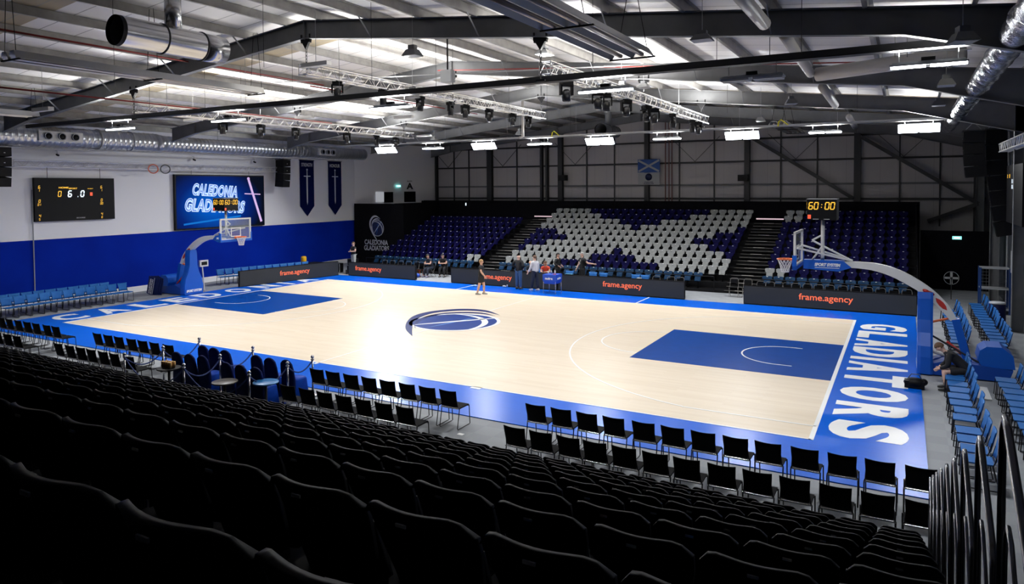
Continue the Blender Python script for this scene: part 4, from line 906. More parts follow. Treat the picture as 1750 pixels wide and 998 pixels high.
if rest.v: solo('near_stand_seats', rest, [ch.data.materials[0] for ch in NM], 'remaining dark seats low down in the near stand towards the white wall', 'seats', kind='stuff')
# end-of-row hoop rails
r = thing('hoop_rail', '', 'railing'); w = .36
def U(hw, zt, zb, x=0, k=8):
    return [(x, hw, zb), (x, hw, zt-.16), (x, hw-.025, zt-.06), (x, hw-.08, zt-.008), (x, hw-.16, zt-.03), (x, -hw+.08, zt-.26), (x, -hw+.02, zt-.31), (x, -hw, zt-.4), (x, -hw, zb)]
    return [(x, -hw, zb), (x, -hw, zt-.5)]+[(x, -hw+.13*sin(t), zt-.1-.4*(1-sin(t))+.1*sin(t)) for t in [pi/2*i/4 for i in range(1, 4)]]+[(x, 0, zt)]+[(x, hw*.45, zt-.06), (x, hw*.7, zt-.2), (x, hw*.9, zt-.55), (x, hw, zt-.8), (x, hw, zb)]
part('outer_hoop', B().tube(U(w, 1.45, -.1), .014, 10), mat('dark_metal_rail', (.32, .32, .34), .22, .9), r); part('inner_hoop', B().tube(U(w-.12, 1.1, -.1), .009, 8), mat('dark_metal_rail', (0, 0, 0)), r)
part('infill_panel', B().prism([(-w+.14, -.1), (w-.14, -.1), (w-.14, .6), (-w+.14, .2)], 'x', -.004, .004), M_black, r); used = []
for i in range(9):
    place(r, used, (15.99, -13.17-.925*i, .1+.367*i), 0, 'dark metal hoop rail at the end of near stand row %s' % nth(i+1), 'hoop rails at the end of the near stand')
# ================================================================== CHAIRS
def make_chair(name, mu, mf=M_frame, ears=False):
    """stacking chair with a sled base, facing +y"""
    r = thing(name, '', 'chair')
    b = B(); n = 6; vs = []
    b.prism([(-.225, .44), (.225, .44), (.225, .465), (-.225, .465)], 'y', -.19, .23); part('seat', b, mu, r)
    b = B(); vs = []; fs = []; nx, nz = 8, 4
    for side in (0, 1):
        for i in range(nz+1):
            a = i/nz; z = .5+.36*a
            for j in range(nx+1):
                s = -1+2*j/nx; w = .2+.022*a+(.012 if ears and i == nz else 0)
                zz = z+(.012*s*s if i == nz else 0); vs.append((s*w, -.2-.08*a-.025*(1-s*s)-.022*side, zz))
    N = (nz+1)*(nx+1)
    for i in range(nz):
        for j in range(nx): q = i*(nx+1)+j; fs.append((q, q+nx+1, q+nx+2, q+1)); fs.append((N+q+1, N+q+nx+2, N+q+nx+1, N+q))
    ring = [j for j in range(nx+1)]+[i*(nx+1)+nx for i in range(1, nz+1)]+[nz*(nx+1)+j for j in range(nx-1, -1, -1)]+[i*(nx+1) for i in range(nz-1, 0, -1)]
    for k in range(len(ring)): a, c = ring[k], ring[(k+1) % len(ring)]; fs.append((a, c, c+N, a+N))
    b.add(vs, fs, True); part('backrest', b, mu, r)
    for s in (-1, 1):
        b = B(); b.tube([(s*.235, .22, .45), (s*.235, .25, .02), (s*.235, .22, .0115), (s*.235, -.24, .0115), (s*.235, -.26, .03), (s*.235, -.17, .45), (s*.215, -.2, .5), (s*.2, -.245, .68)], .011, 6); part('side_frame', b, mf, r)
    part('cross_bar', B().tube([(-.235, -.21, .46), (.235, -.21, .46)], .013, 6), M_chrome, r); part('cross_bar', B().tube([(-.235, .2, .435), (.235, .2, .435)], .011, 6), mf, r)
    return r
bc = make_chair('black_chair', M_blk); tcx = make_chair('teal_chair', M_teal, ears=True)
ub, ut = [], []
def xr(u, y, z=.85, v=None): return at(u, 650, y=y).x
def row_black(us, y, where, group='black courtside chairs'):
    for i, u in enumerate(us):
        # photo u is the top corner of the back towards the white wall
        x = at(u, 650, y=y-.28).x+.22
        place(bc, ub, (x, y, 0), random.uniform(-.03, .03), 'black chair, %s from the left of %s' % (nth(i+1), where), group)
Y1, Y2 = -10.33, -11.72
row_black((-17, 0, 13, 28, 43, 58, 76, 91), Y1, 'the front row nearest the white wall')
row_black((-22, -8, 8, 24), Y2, 'the back row nearest the white wall')
row_black((161, 179, 197, 218, 237, 257, 280), Y1, 'the front row before the draped chairs')
row_black((94, 113, 131, 149, 169, 188, 212), Y2, 'the back row before the draped chairs')
row_black((530, 557, 587, 618, 649, 682, 716, 751), Y1, 'the front row beyond the rope posts')
row_black((479, 511, 541, 573, 606, 640, 676), Y2, 'the back row beyond the rope posts')
row_black((898, 941, 985, 1030, 1080, 1130, 1181, 1236, 1291, 1353, 1415, 1480, 1549), Y1, 'the long front row by the dark rails')
row_black((861, 904, 952, 996, 1045, 1097, 1150, 1209, 1270, 1333, 1402, 1472, 1548), Y2, 'the long back row by the dark rails')
def rowy_teal(x, ys, rz, where):
    for i, y in enumerate(ys): place(tcx, ut, (x+random.uniform(-.03, .03), y, 0), rz+random.uniform(-.04, .04), 'teal blue chair, %s from the near end of %s' % (nth(i+1), where), 'teal blue chairs')
# by the blue wall, facing the court (+x)
rowy_teal(-17.05, [-8.05+.505*i for i in range(11)], -pi/2, 'the front row beside the blue wall')
rowy_teal(-17.95, [-8.3+.5*i for i in range(11)], -pi/2, 'the row close against the blue wall')
ys = [3.1+.47*i for i in range(12)]
for i, y in enumerate(ys): place(tcx, ut, (-17.75+.12*i, y, 0), -pi/2-.2, 'teal blue chair, %s in the row behind the LED board by the blue wall' % nth(i+1), 'teal blue chairs')
# right side, facing the court (-x)
rowy_teal(16.85, [-8.55+.56*i for i in range(4)]+[-6.0+.58*i for i in range(9)], pi/2, 'the courtside row beside the hoop')
rowy_teal(17.95, [-8.3+.56*i for i in range(12)], pi/2, 'the second row beside the hoop')
rowy_teal(17.2, [2.4+.58*i for i in range(12)], pi/2, 'the inner row beyond the hoop base')
rowy_teal(18.25, [2.5+.6*i for i in range(15)], pi/2, 'the outer row beyond the hoop base')
for i, u in enumerate((925, 972, 1012, 1030, 1085, 1101)):
    x = at(u, 470, y=10.9).x; place(tcx, ut, (x, 10.75, 0), pi, 'teal blue chair, %s from the drape end behind the middle LED board' % nth(i+1), 'teal blue chairs')
# folding chairs of the front row before the far stand
def make_fold():
    r = thing('folding_chair', '', 'chair'); m = mat('brushed_frame', (.22, .21, .2), .35, .8)
    for s in (-1, 1): part('side_frame', B().tube([(s*.21, .2, 0), (s*.2, -.12, .5), (s*.19, -.2, .78)], .012, 6), m, r); part('side_frame', B().tube([(s*.2, -.22, 0), (s*.2, .18, .45)], .012, 6), m, r)
    b = B(); b.tube([(-.19, -.2, .76), (-.17, -.215, .84), (-.12, -.22, .87), (.12, -.22, .87), (.17, -.215, .84), (.19, -.2, .76)], .016, 6); part('top_rail', b, m, r)
    part('backrest', B().box(-.17, .17, -.2, -.18, .62, .8), M_black, r); part('seat', B().box(-.2, .2, -.17, .2, .44, .46), M_black, r); return r
fc = make_fold(); uf = []
for us, y, w in (((1254, 1277), 11.6, 'standing at the foot of the aisle'), ((1300, 1315, 1330, 1344, 1359, 1379, 1398, 1417, 1440, 1462, 1483, 1505, 1528, 1550), 10.9, 'behind the last LED board'), ((1120, 1145, 1161), 10.7, 'at the end of the middle LED boards'), ((655, 668, 682, 696, 710, 718), 11.0, 'behind the short LED board')):
    for i, u in enumerate(us):
        x = at(u, 490, y=y).x; place(fc, uf, (x, y, 0), pi+random.uniform(-.05, .05), 'metal framed folding chair, %s in the row %s' % (nth(i+1), w), 'metal framed folding chairs')
# draped chairs
r = thing('draped_chair', '', 'chair')
b = B(); prof = []
def loft(b, rings, close=True):
    n = len(rings[0]); vs = [p for q in rings for p in q]; fs = []
    for i in range(len(rings)-1):
        for j in range(n): fs.append((i*n+j, i*n+(j+1) % n, (i+1)*n+(j+1) % n, (i+1)*n+j))
    fs.append(tuple(range(n))[::-1]); fs.append(tuple((len(rings)-1)*n+j for j in range(n))); return b.add(vs, fs, True)
def rr(cx, cy, z, wx, wy, n=16, p=4, wob=0): return [(cx+wx*math.copysign(abs(cos(t))**(2/p), cos(t))*(1+wob*cos(9*t)), cy+wy*math.copysign(abs(sin(t))**(2/p), sin(t))*(1+wob*cos(9*t)), z) for t in [2*pi*i/n for i in range(n)]]
loft(b, [rr(0, .02, 0, .27, .28, 32, 4, .05), rr(0, .02, .25, .24, .26, 32, 4, .03), rr(0, .02, .45, .225, .245, 32), rr(0, .02, .485, .2, .22, 32)]); part('seat_cover', b, M_seatcov, r, 'bright blue pleated seat skirt')
b = B(); loft(b, [rr(0, -.2, .1, .225, .07), rr(0, -.21, .5, .22, .06), rr(0, -.25, .75, .215, .05), rr(0, -.275, .9, .19, .045), rr(0, -.285, .97, .12, .035), rr(0, -.288, 1.0, .05, .02)]); part('back_cover', b, M_spandex, r)
used = []
for i, (x, y) in enumerate(((-1.36, -10.3), (-.84, -10.35), (-.33, -10.4), (-1.3, -11.15), (-.78, -11.15), (-.32, -11.1), (.9, -10.4), (1.45, -10.45), (2.0, -10.4), (.85, -11.3), (1.38, -11.3), (1.9, -11.3))):
    place(r, used, (x, y, 0), random.uniform(-.06, .06), 'navy draped chair, %s of three, %s row, %s of roped seats' % (nth(i % 3+1), ('front', 'back')[(i//3) % 2] if i < 6 else ('front', 'back')[i//3-2], ('half by the white wall', 'half by the post corner')[i > 5]), 'navy draped chairs inside the ropes')
# round tables, cups
def rtable(x, y, m, label, z=.72, R=.3):
    r = thing('round_table', label, 'table', (x, y, 0)); b = B(); b.lathe([(R-.01, z-.03), (R, z-.02), (R, z), (R-.01, z+.005)], n=28); part('tabletop', b, m, r)
    part('stem', B().tube([(0, 0, .02), (0, 0, z-.03)], .035, 10), M_dsteel, r); b = B(); b.lathe([(.22, 0), (.22, .015), (.05, .03)]); part('foot', b, M_dsteel, r); return r
rtable(1.45, -12.1, mat('bronze_table_top', (.07, .06, .05), .35), 'round bar table with a dull brown top inside the ropes'); rtable(2.35, -11.65, mat('painted_blue_light_top', (.03, .2, .5), .3), 'round bar table, blue light painted on top, at the back of the roped seats')  # second top: the blue light falling on it is painted into its colour
rtable(-.95, -11.9, M_black, 'dark round bar table holding the paper cups')
k = 0
for i in range(4):
    for j in range(2):
        b = B()
        for q in range(3): b.lathe([(.03, .025*q), (.042, .1+.025*q), (.044, .105+.025*q)], n=12)
        solo('paper_cups', b, mat('kraft_paper', (.8, .5, .2), .7), 'stack of brown paper cups, %s on the dark round table' % nth(k+1), 'cup', (-1.13+.1*i, -11.95+.11*j, .725), group='stacked paper cups'); k += 1
# rope posts
r = thing('rope_post', '', 'post'); b = B(); b.lathe([(.16, 0), (.16, .015), (.04, .04), (.025, .06)]); part('base', b, M_chrome, r); part('pole', B().tube([(0, 0, .05), (0, 0, .93)], .024, 10), M_chrome, r)
b = B(); b.ball((0, 0, .99), .045); b.lathe([(.035, .9), (.05, .92), (.035, .94)]); part('finial', b, M_chrome, r); used = []
PO = [(-2.26, -10.01), (-2.16, -11.23), (.11, -12.23), (.07, -11.14), (.07, -10.07), (2.27, -10.89), (2.13, -11.95), (2.33, -10.1), (-2.34, -12.22)]
for i, (x, y) in enumerate(PO): place(r, used, (x, y, 0), 0, 'chrome rope post, %s of nine round the navy draped chairs' % nth(i+1), 'chrome rope posts')
for i, (a, c) in enumerate(((0, 1), (1, 8), (8, 2), (2, 3), (3, 4), (5, 6), (7, 5), (2, 6))):
    p, q = Vector((*PO[a], .9)), Vector((*PO[c], .9)); P = [p.lerp(q, t)-Vector((0, 0, .55*(1-(2*t-1)**2)*min(1, (p-q).length/2))) for t in [j/12 for j in range(13)]]
    solo('barrier_rope', B().tube(P, .018, 6), mat('blue_rope', (.008, .03, .16), .7), 'blue rope slung between chrome posts, %s of eight' % nth(i+1), 'rope', group='blue barrier ropes')
# ================================================================== COURTSIDE THINGS
p = (.1, 8.75, 0); r = thing('ball_cart', 'blue fabric ball cart on four thin metal legs by the LED boards', 'cart', p)
b = B(); loft(b, [[(-.3, -.3, .48), (.3, -.3, .48), (.3, .3, .48), (-.3, .3, .48)], [(-.36, -.36, .62), (.36, -.36, .62), (.36, .36, .62), (-.36, .36, .62)], [(-.37, -.37, .95), (.37, -.37, .95), (.37, .37, .95), (-.37, .37, .95)]]); b.sm = [False]*len(b.sm); part('fabric_bin', b, M_bluecloth, r)
for sx in (-1, 1):
    for sy in (-1, 1): b = B(); b.tube([(sx*.34, sy*.34, .02), (sx*.33, sy*.33, .9)], .012, 6); b.tube([(sx*.34, sy*.34, 0), (sx*.34, sy*.34, .05)], .025, 8); part('leg', b, M_chrome, r)
b = B(); lettering(b, 'molten', (-.02, -.372, .76), (1, 0, 0), UZ, .42, .12, .05); lettering(b, 'molten', (.372, 0, .76), (0, 1, 0), UZ, .42, .12, .05); part('lettering', b, M_line, r)
for i, (dx_, dy_, h, m) in enumerate(((-.18, -.1, .16, M_wht), (-.1, .1, .18, M_lens), (.15, 0, .22, M_wht))):
    solo('bottle', B().lathe([(.035, 0), (.038, h*.6), (.018, h*.85), (.018, h)], n=12), m, 'pale drinks bottle standing on the blue ball cart, %s of three' % nth(i+1), 'bottle', (p[0]+dx_, p[1]+dy_, .952), group='bottles on the ball cart')
solo('folded_bib', B().box(-.08, .08, -.06, .06, 0, .03), M_red, 'small red folded cloth on the blue ball cart', 'cloth', (p[0]+.2, p[1]-.15, .952))
def desk(x0, x1, y, label):
    r = thing('officials_table', label, 'table', (0, y, 0)); part('tabletop', B().box(x0, x1, -.3, .3, .7, .73), M_black, r)
    for x in (x0+.1, (x0+x1)/2, x1-.1):
        for yy in (-.25, .25): part('leg', B().box(x-.02, x+.02, yy-.02, yy+.02, 0, .7), M_black, r)
desk(-6.3, -.6, 10.15, 'long black officials table behind the middle LED board'); desk(.2, 6.2, 10.15, 'long black officials table behind the ball cart board')
for i, (u, w, h, m) in enumerate(((862, .28, .05, M_wht), (848, .2, .03, M_lens), (1058, .25, .03, M_wht), (1092, .1, .1, M_lens), (972, .2, .1, mat('table_monitor_blue', (.08, .25, .4), .4)))):
    x = at(u, 470, y=10.1).x; solo('desk_paper' if h < .06 else 'desk_box', B().box(-w, w, -.12, .12, 0, h), m, ('white paper pile', 'pale clipboard', 'white form sheet', 'small pale box', 'blue grey device')[i]+' on the black officials table', 'paper' if h < .06 else 'box', (x, 10.12, .732))
p = at(822+40, 491, z=0)
b = B(); b.ball((0, 0, .05), .05, 6, (2.6, 1, 1)); b.ball((.16, .02, .08), .05, 6, (.7, 1, 1.5)); solo('crumpled_bag', b, M_lens, 'crumpled pale plastic bag on the blue surround before the LED board', 'bag', (p.x, p.y, 0))
p = at(812, 490, z=0); b = B(); b.ball((0, 0, .05), .05, 6, (3, 1.4, 1)); solo('towel', b, mat('pale_blue_towel', (.3, .5, .7), .8), 'pale blue towel dropped on the blue surround behind the player', 'towel', (p.x, p.y, 0))
# left end things
r = thing('sign_stand', 'white menu sign with black frame on a thin black stand by the baseline', 'sign', (at(8, 535, z=0).x, -8.2, 0), -.6)
part('panel', B().box(-.4, .4, -.01, .01, 1.02, 1.42), M_wht, r); part('frame', B().box(-.43, .43, .011, .03, .99, 1.45), M_black, r); part('post', B().tube([(.1, .02, 0), (.1, .02, 1.0)], .02, 8), M_black, r); part('foot', B().box(-.2, .4, -.15, .2, 0, .02), M_black, r)
for i in range(5):
    r = thing('leaning_board', 'dark blue striped board leaning in a stack beside the hoop base, %s from the wall' % nth(i+1), 'board', (-18.05+.1*i, -1.1+.05*i, 0), 0); r['group'] = 'leaning boards by the hoop'
    b = B(); b.bar((0, 0, .0), (.26, .0, .9), .5, .03, up=(0, 1, 0)); part('panel', b, mat('board_navy', (.003, .012, .09), .5), r)
    b = B()
    b.bar((.22, -.02, .02), (.48, -.02, .88), .02, .006, up=(0, 1, 0))
    if i == 0: lettering(b, 'CALEDONIA', (.06, -.02, .45), (.28, 0, .96), (-.96, 0, .28), .8, .12, .02); lettering(b, 'GLADIATORS', (.2, -.02, .41), (.28, 0, .96), (-.96, 0, .28), .8, .1, .02); part('stripes', b, M_line, r)
p = at(343, 470, x=-16.6); r = thing('monitor_stand', 'small white monitor on a post beside the hoop column', 'monitor', (-16.75, 1.15, 0), pi/2)
part('post', B().bar((0, 0, 0), (-.1, 0, 1.3), .05), M_wht, r); part('housing', B().box(-.28, .22, -.08, .04, 1.28, 1.62), M_wht, r); part('display', B().box(-.2, .14, -.09, -.08, 1.36, 1.54), M_black, r)
r = thing('water_drum', 'yellow plastic drum standing behind the LED board by the blue wall', 'drum', (at(519, 440, x=-17).x, at(519, 440, x=-17).y, .72)); b = B(); b.lathe([(.15, 0), (.17, .03), (.17, .38), (.15, .42)], n=18); part('body', b, mat('yellow_plastic', (.75, .42, .01), .4), r); part('lid', B().lathe([(.13, .42), (.13, .45)], n=18), mat('yellow_plastic', (0, 0, 0)), r)
q = at(519, 440, x=-17); r = thing('equipment_table', 'black equipment table at the corner behind the boards', 'table', (-16.6, q.y+.4, 0)); part('tabletop', B().box(-.6, .9, -.7, .7, .69, .72), M_black, r)
for sx in (-.55, .85):
    for sy in (-.65, .65): part('leg', B().box(sx-.02, sx+.02, sy-.02, sy+.02, 0, .69), M_black, r)
for i, (x, y, w, h) in enumerate(((-15.1, 10.9, .5, .9), (-14.7, 10.2, .3, .55), (-15.9, 10.5, .35, .6))):
    r = thing('flight_case', 'black equipment case with metal edges, %s in the dark corner by the camera operator' % nth(i+1), 'case', (x, y, 0)); part('body', B().box(-w/2, w/2, -w/2, w/2, .02, h), M_black, r); b = B()
    for sx in (-1, 1): b.box(sx*w/2-.012, sx*w/2+.012, -w/2-.01, -w/2+.01, .02, h)
    b.box(-w/2, w/2, -w/2-.01, -w/2+.01, h-.02, h); b.box(-w/2, w/2, -w/2-.01, -w/2+.01, .02, .04); part('edge_trim', b, M_gal, r)
q = at(547, 468, y=9.2); solo('water_bottle', B().lathe([(.09, 0), (.09, .4), (.05, .44), (.05, .48)], n=16), M_teal, 'big pale blue bottle at the end of the LED board by the blue wall', 'bottle', (-15.4, 9.25, 0))
# right end things
r = thing('storage_cage', 'blue framed wire storage cage against the dark side wall', 'cage', (18.95, 12.0, 0))
M_cb = mat('cage_blue', (.01, .05, .2), .5)
for sx in (-.5, .5):
    for sy in (-.4, .4): part('post', B().box(sx-.03, sx+.03, sy-.03, sy+.03, 0, 1.9), M_cb, r)
for z in (.15, 1.0, 1.85): part('shelf', B().box(-.5, .5, -.4, .4, z, z+.04), M_gal, r)
b = B()
for i in range(12): b.bar((-.5, .38, .25+.14*i), (.5, .38, .25+.14*i), .012)
for i in range(9): b.bar((-.48+.12*i, .38, .2), (-.48+.12*i, .38, 1.85), .008)
part('wire_panel', b, M_steel, r); 
r = thing('waste_drum', 'navy plastic drum with a pale lid by the grey door jamb', 'drum', (18.75, 8.6, 0)); b = B(); b.lathe([(.24, 0), (.27, .2), (.27, .8), (.25, .85)], n=20); part('body', b, mat('drum_navy', (.004, .008, .09), .4), r); part('lid', B().lathe([(.27, .85), (.27, .9), (.2, .93)], n=20), M_lens, r)
r = thing('wall_cabinet', 'pale metal cabinet fixed high on the dark side wall', 'cabinet', (19.55, 9.6, 1.9)); part('body', B().box(-.25, .13, -.5, .5, 0, .85), M_gal, r); part('lock', B().box(-.26, -.25, -.4, -.34, .3, .36), M_black, r)
r = thing('switch_box', 'small white box with a black window on the door panel', 'box', (19.58, 5.9, 1.25)); part('body', B().box(-.08, .03, -.2, .2, 0, .4), M_wht, r); part('window', B().box(-.09, -.08, -.1, .1, .08, .3), M_black, r)
r = thing('standing_fan', 'round floor fan in the dark behind the far chairs', 'fan', (17.6, 15.2, 0)); b = B(); b.tube([(0, -.05, 1.0), (0, .08, 1.0)], .04, 8); part('motor', b, M_dsteel, r)
part('cage_ring', B().tube([(.3*cos(t), 0, 1.0+.3*sin(t)) for t in [2*pi*i/20 for i in range(20)]], .012, 5, closed=True), M_gal, r); part('post', B().tube([(0, 0, 0), (0, 0, .98)], .02), M_dsteel, r); b = B()
for i in range(4): a = pi/2*i; b.bar((.05*cos(a), 0, 1+.05*sin(a)), (.27*cos(a), 0, 1+.27*sin(a)), .1, .006, up=(0, 1, 0))
part('blades', b, M_gal, r)
b = B(); b.ball((0, 0, .14), .14, 8, (1.9, 1.2, .95)); b.box(-.24, .22, -.13, .13, .02, .2); b.ball((.2, .05, .16), .1, 8, (1, 1, .9)); r = thing('duffel_bag', 'black duffel bag on the floor at the feet of the seated person', 'bag', (15.95, -2.15, 0)); part('body', b, M_black, r); part('handle', B().tube([(-.15, 0, .25), (-.08, 0, .36), (.08, 0, .36), (.15, 0, .25)], .012, 6), M_dsteel, r)
solo('cardboard_sheet', B().box(-.25, .25, -.6, .6, 0, .02), M_wht, 'white sheet lying on the carpet behind the courtside chairs', 'sheet', (17.35, -1.9, 0))
for i, (x, y) in enumerate(((7.3, -10.7), (8.0, -12.0), (8.6, -12.3))): solo('paper_label', B().box(-.07, .07, -.05, .05, 0, .003), M_line, 'small white paper label on the carpet, %s in the gap between chair groups' % nth(i+1), 'paper', (x, y, -.02), group='paper labels on the carpet')
# extra hardware
solo('extension_lead', B().tube([(16.35, 3.2+.05*i, .01+.03*abs(sin(i))) for i in range(40)], .012, 5), M_black, 'thin black cable along the edge of the blue surround', 'cable')
# ================================================================== PEOPLE
def skinmesh(name, verts, edges, rad, m, sub=2, root=0):
    me = bpy.data.meshes.new(name); me.from_pydata([tuple(v) for v in verts], edges, []); o = bpy.data.objects.new(name, me); COL.objects.link(o)
    md = o.modifiers.new('s', 'SKIN'); md.use_smooth_shade = True; md.branch_smoothing = .6
    sv = me.skin_vertices[0].data
    rad = [tuple(q*(1.2 if q > .02 else 1) for q in (r_ if isinstance(r_, tuple) else (r_, r_))) for r_ in rad]
    for i, r_ in enumerate(rad): sv[i].radius = (r_ if isinstance(r_, tuple) else (r_, r_)); sv[i].use_root = (i == root)
    sd = o.modifiers.new('u', 'SUBSURF'); sd.levels = sub; sd.render_levels = sub
    dg = bpy.context.evaluated_depsgraph_get(); me2 = bpy.data.meshes.new_from_object(o.evaluated_get(dg)); bpy.data.objects.remove(o); me2.name = name
    me2.materials.clear(); me2.materials.append(m)
    for p in me2.polygons: p.use_smooth = True
    return me2
class Sk:
    def __init__(s): s.v = []; s.e = []; s.r = []
    def n(s, p, r_, frm=None):
        s.v.append(Vector(p)); s.r.append(r_); i = len(s.v)-1
        if frm is not None: s.e.append((frm, i))
        return i
def person(label, loc, rz, J, top, legs, hair, cat='person', hairlen=0, sleeves='short', trousers='long', shoe=(.6, .6, .6), skin=None, bald=False, apron=None, extras=None, lanyard=False):
    """J: joints in local metres, x sideways, +y forward. pelvis, chest, neck, head, and L/R shoulder, elbow, wrist, hip, knee, ankle"""
    r = thing('person', label, cat, loc, rz); ms = skin or M_skin
    g = lambda k: Vector(J[k])
    s = Sk(); pel = s.n(g('pelvis'), (.11, .085)); wst = s.n(g('pelvis').lerp(g('chest'), .5), (.1, .078), pel); ch = s.n(g('chest'), (.122, .085), wst); up = s.n(g('chest').lerp(g('neck'), .6), (.078, .062), ch); nk = s.n(g('neck'), .055, up); hb = s.n(g('neck').lerp(g('head'), .5), .056, nk)
    hd = s.n(g('head'), (.088, .1), hb); s.n(g('head')+(g('head')-g('neck')).normalized()*.085, (.07, .085), hd)
    fdir = Vector(J.get('face', (0, 1, 0))).normalized()
    hands = {}
    for k in 'LR':
        sh = s.n(g('sh'+k), .05, up); el = s.n(g('el'+k), .042, sh); fa = s.n(g('el'+k).lerp(g('wr'+k), .35), .043, el); wr = s.n(g('wr'+k), .027, fa)
        d = (g('wr'+k)-g('el'+k)).normalized(); sx = -1 if k == 'L' else 1; side = d.cross(Vector((sx, 0, .01))).normalized(); 
        if side.y < 0: side = -side
        nrm = d.cross(side).normalized(); pm = s.n(g('wr'+k)+d*.05, (.036, .02), wr); pw = g('wr'+k)+d*.09
        for f in range(4):
            o = side*(.027-.018*f); a = s.n(pw+o, .011, pm); L = (.04, .045, .042, .034)[f]; b_ = s.n(pw+o+d*L*.9+nrm*.006*sx, .0095, a); s.n(pw+o+d*L*1.7+nrm*.025*sx, .008, b_)
        t0 = s.n(g('wr'+k)+d*.03+side*.035, .012, pm); s.n(g('wr'+k)+d*.07+side*.055, .009, t0)
        hp = s.n(g('hip'+k), .085, pel); th = s.n(g('hip'+k).lerp(g('kn'+k), .35), .085, hp); kn = s.n(g('kn'+k), .055, th); cf = s.n(g('kn'+k).lerp(g('an'+k), .3), .056, kn); an = s.n(g('an'+k), .036, cf)
        fd = Vector(J.get('foot'+k, (0, 1, 0))).normalized(); an2 = s.n(g('an'+k)+Vector((0, 0, -.05))-fd*.02, .035, an); s.n(g('an'+k)+Vector((0, 0, -.06))+fd*.12, .03, an2)
    link('body', skinmesh('body', s.v, s.e, s.r, ms), r)
    # shirt
    c = Sk(); a00 = c.n(g('pelvis')-(g('chest')-g('pelvis')).normalized()*.1, (.15, .12)); a0 = c.n(g('pelvis')+Vector((0, 0, .02)), (.155, .125), a00); a1 = c.n(g('pelvis').lerp(g('chest'), .5), (.15, .12), a0); a2 = c.n(g('chest'), (.175, .13), a1); a3 = c.n(g('chest').lerp(g('neck'), .62), (.115, .098), a2); c.n(g('chest').lerp(g('neck'), 1.05), (.062, .062), a3)
    for k in 'LR':
        q = c.n(g('sh'+k), .078, a3); e = g('sh'+k).lerp(g('el'+k), .62 if sleeves == 'short' else 1); q2 = c.n(e, .06 if sleeves == 'short' else .056, q)
        if sleeves == 'long': c.n(g('el'+k).lerp(g('wr'+k), .9), .042, q2)
    link('shirt', skinmesh('shirt', c.v, c.e, c.r, top), r)
    c = Sk(); a0 = c.n(g('pelvis')+Vector((0, 0, .1)), (.14, .108)); 
    for k in 'LR':
        q = c.n(g('hip'+k), .1, a0); q1 = c.n(g('hip'+k).lerp(g('kn'+k), .4), .098, q)
        if trousers == 'long': q2 = c.n(g('kn'+k), .072, q1); q3 = c.n(g('kn'+k).lerp(g('an'+k), .4), .07, q2); c.n(g('an'+k)+Vector((0, 0, .01)), .058, q3)
        else: c.n(g('hip'+k).lerp(g('kn'+k), .82), .092, q1)
    link('trousers' if trousers == 'long' else 'shorts', skinmesh('legwear', c.v, c.e, c.r, legs), r)
    for k in 'LR':
        fd = Vector(J.get('foot'+k, (0, 1, 0))).normalized(); b = B(); A = g('an'+k); base = Vector((A.x, A.y, A.z-.085)); sd = Vector((fd.y, -fd.x, 0)); rings = []
        for t, w, h in ((-.09, .03, .07), (-.06, .042, .1), (.0, .044, .095), (.08, .048, .07), (.15, .045, .05), (.19, .028, .035)):
            o = base+fd*t; rings.append([o-sd*w, o+sd*w, o+sd*w*.85+Vector((0, 0, h)), o-sd*w*.85+Vector((0, 0, h))])
        loft(b, rings); part('shoe', b, mat('shoe_%02d_%02d' % (int(shoe[0]*99), int(shoe[2]*99)), shoe, .6), r)
    # face and hair
    H = g('head'); upv = (g('head')-g('neck')).normalized(); f = (fdir-upv*fdir.dot(upv)).normalized(); sd = f.cross(upv)
    b = B(); b.add([H+f*.1+upv*.03-sd*.008, H+f*.1+upv*.03+sd*.008, H+f*.094-upv*.02+sd*.017, H+f*.094-upv*.02-sd*.017, H+f*.13-upv*.012], [(0, 1, 4), (1, 2, 4), (2, 3, 4), (3, 0, 4)]); part('nose', b, ms, r)
    b = B(); b.bar(H+f*.1-upv*.05-sd*.022, H+f*.1-upv*.05+sd*.022, .008, .008); part('mouth', b, mat('lips', (.35, .1, .08), .5), r)
    for k in (-1, 1):
        b = B(); b.ball(H+f*.1+upv*.022+sd*.034*k, .008, 6); part('eye', b, M_black, r); b = B(); b.ball(H+sd*.098*k+upv*.0, .021, 6, (.6, 1, 1.5)); part('ear', b, ms, r)
    if not bald:
        b = B(); n = 14; vs = []; fs = []
        for i in range(9):
            ph = pi*.5*i/8*1.25
            for j in range(n):
                t = 2*pi*j/n; dn = sin(ph); zz = cos(ph); fr = cos(t)*dn
                lim = 1.0
                if cos(t) > .2 and zz < .45: zz = .45+(zz-.45)*.15; dn = min(dn, .92)
                if cos(t) < -.2 and i == 8: zz -= hairlen
                vs.append(H-f*.006+f*(cos(t)*dn*.118)+sd*(sin(t)*dn*.104)+upv*(.022+zz*.122))
        for i in range(8):
            for j in range(n): fs.append((i*n+j, i*n+(j+1) % n, (i+1)*n+(j+1) % n, (i+1)*n+j))
        fs.append(tuple(range(n)));
        b.add(vs, fs, True); part('hair', b, hair, r)
    if lanyard:
        b = B(); C = g('chest'); b.tube([g('neck')+Vector((-.05, .06, .0)), C+Vector((0, .145, -.05)), g('neck')+Vector((.05, .06, 0))], .008, 4); b.box(C.x-.03, C.x+.03, C.y+.14, C.y+.15, C.z-.14, C.z-.05); part('lanyard', b, M_wht, r)
    return r
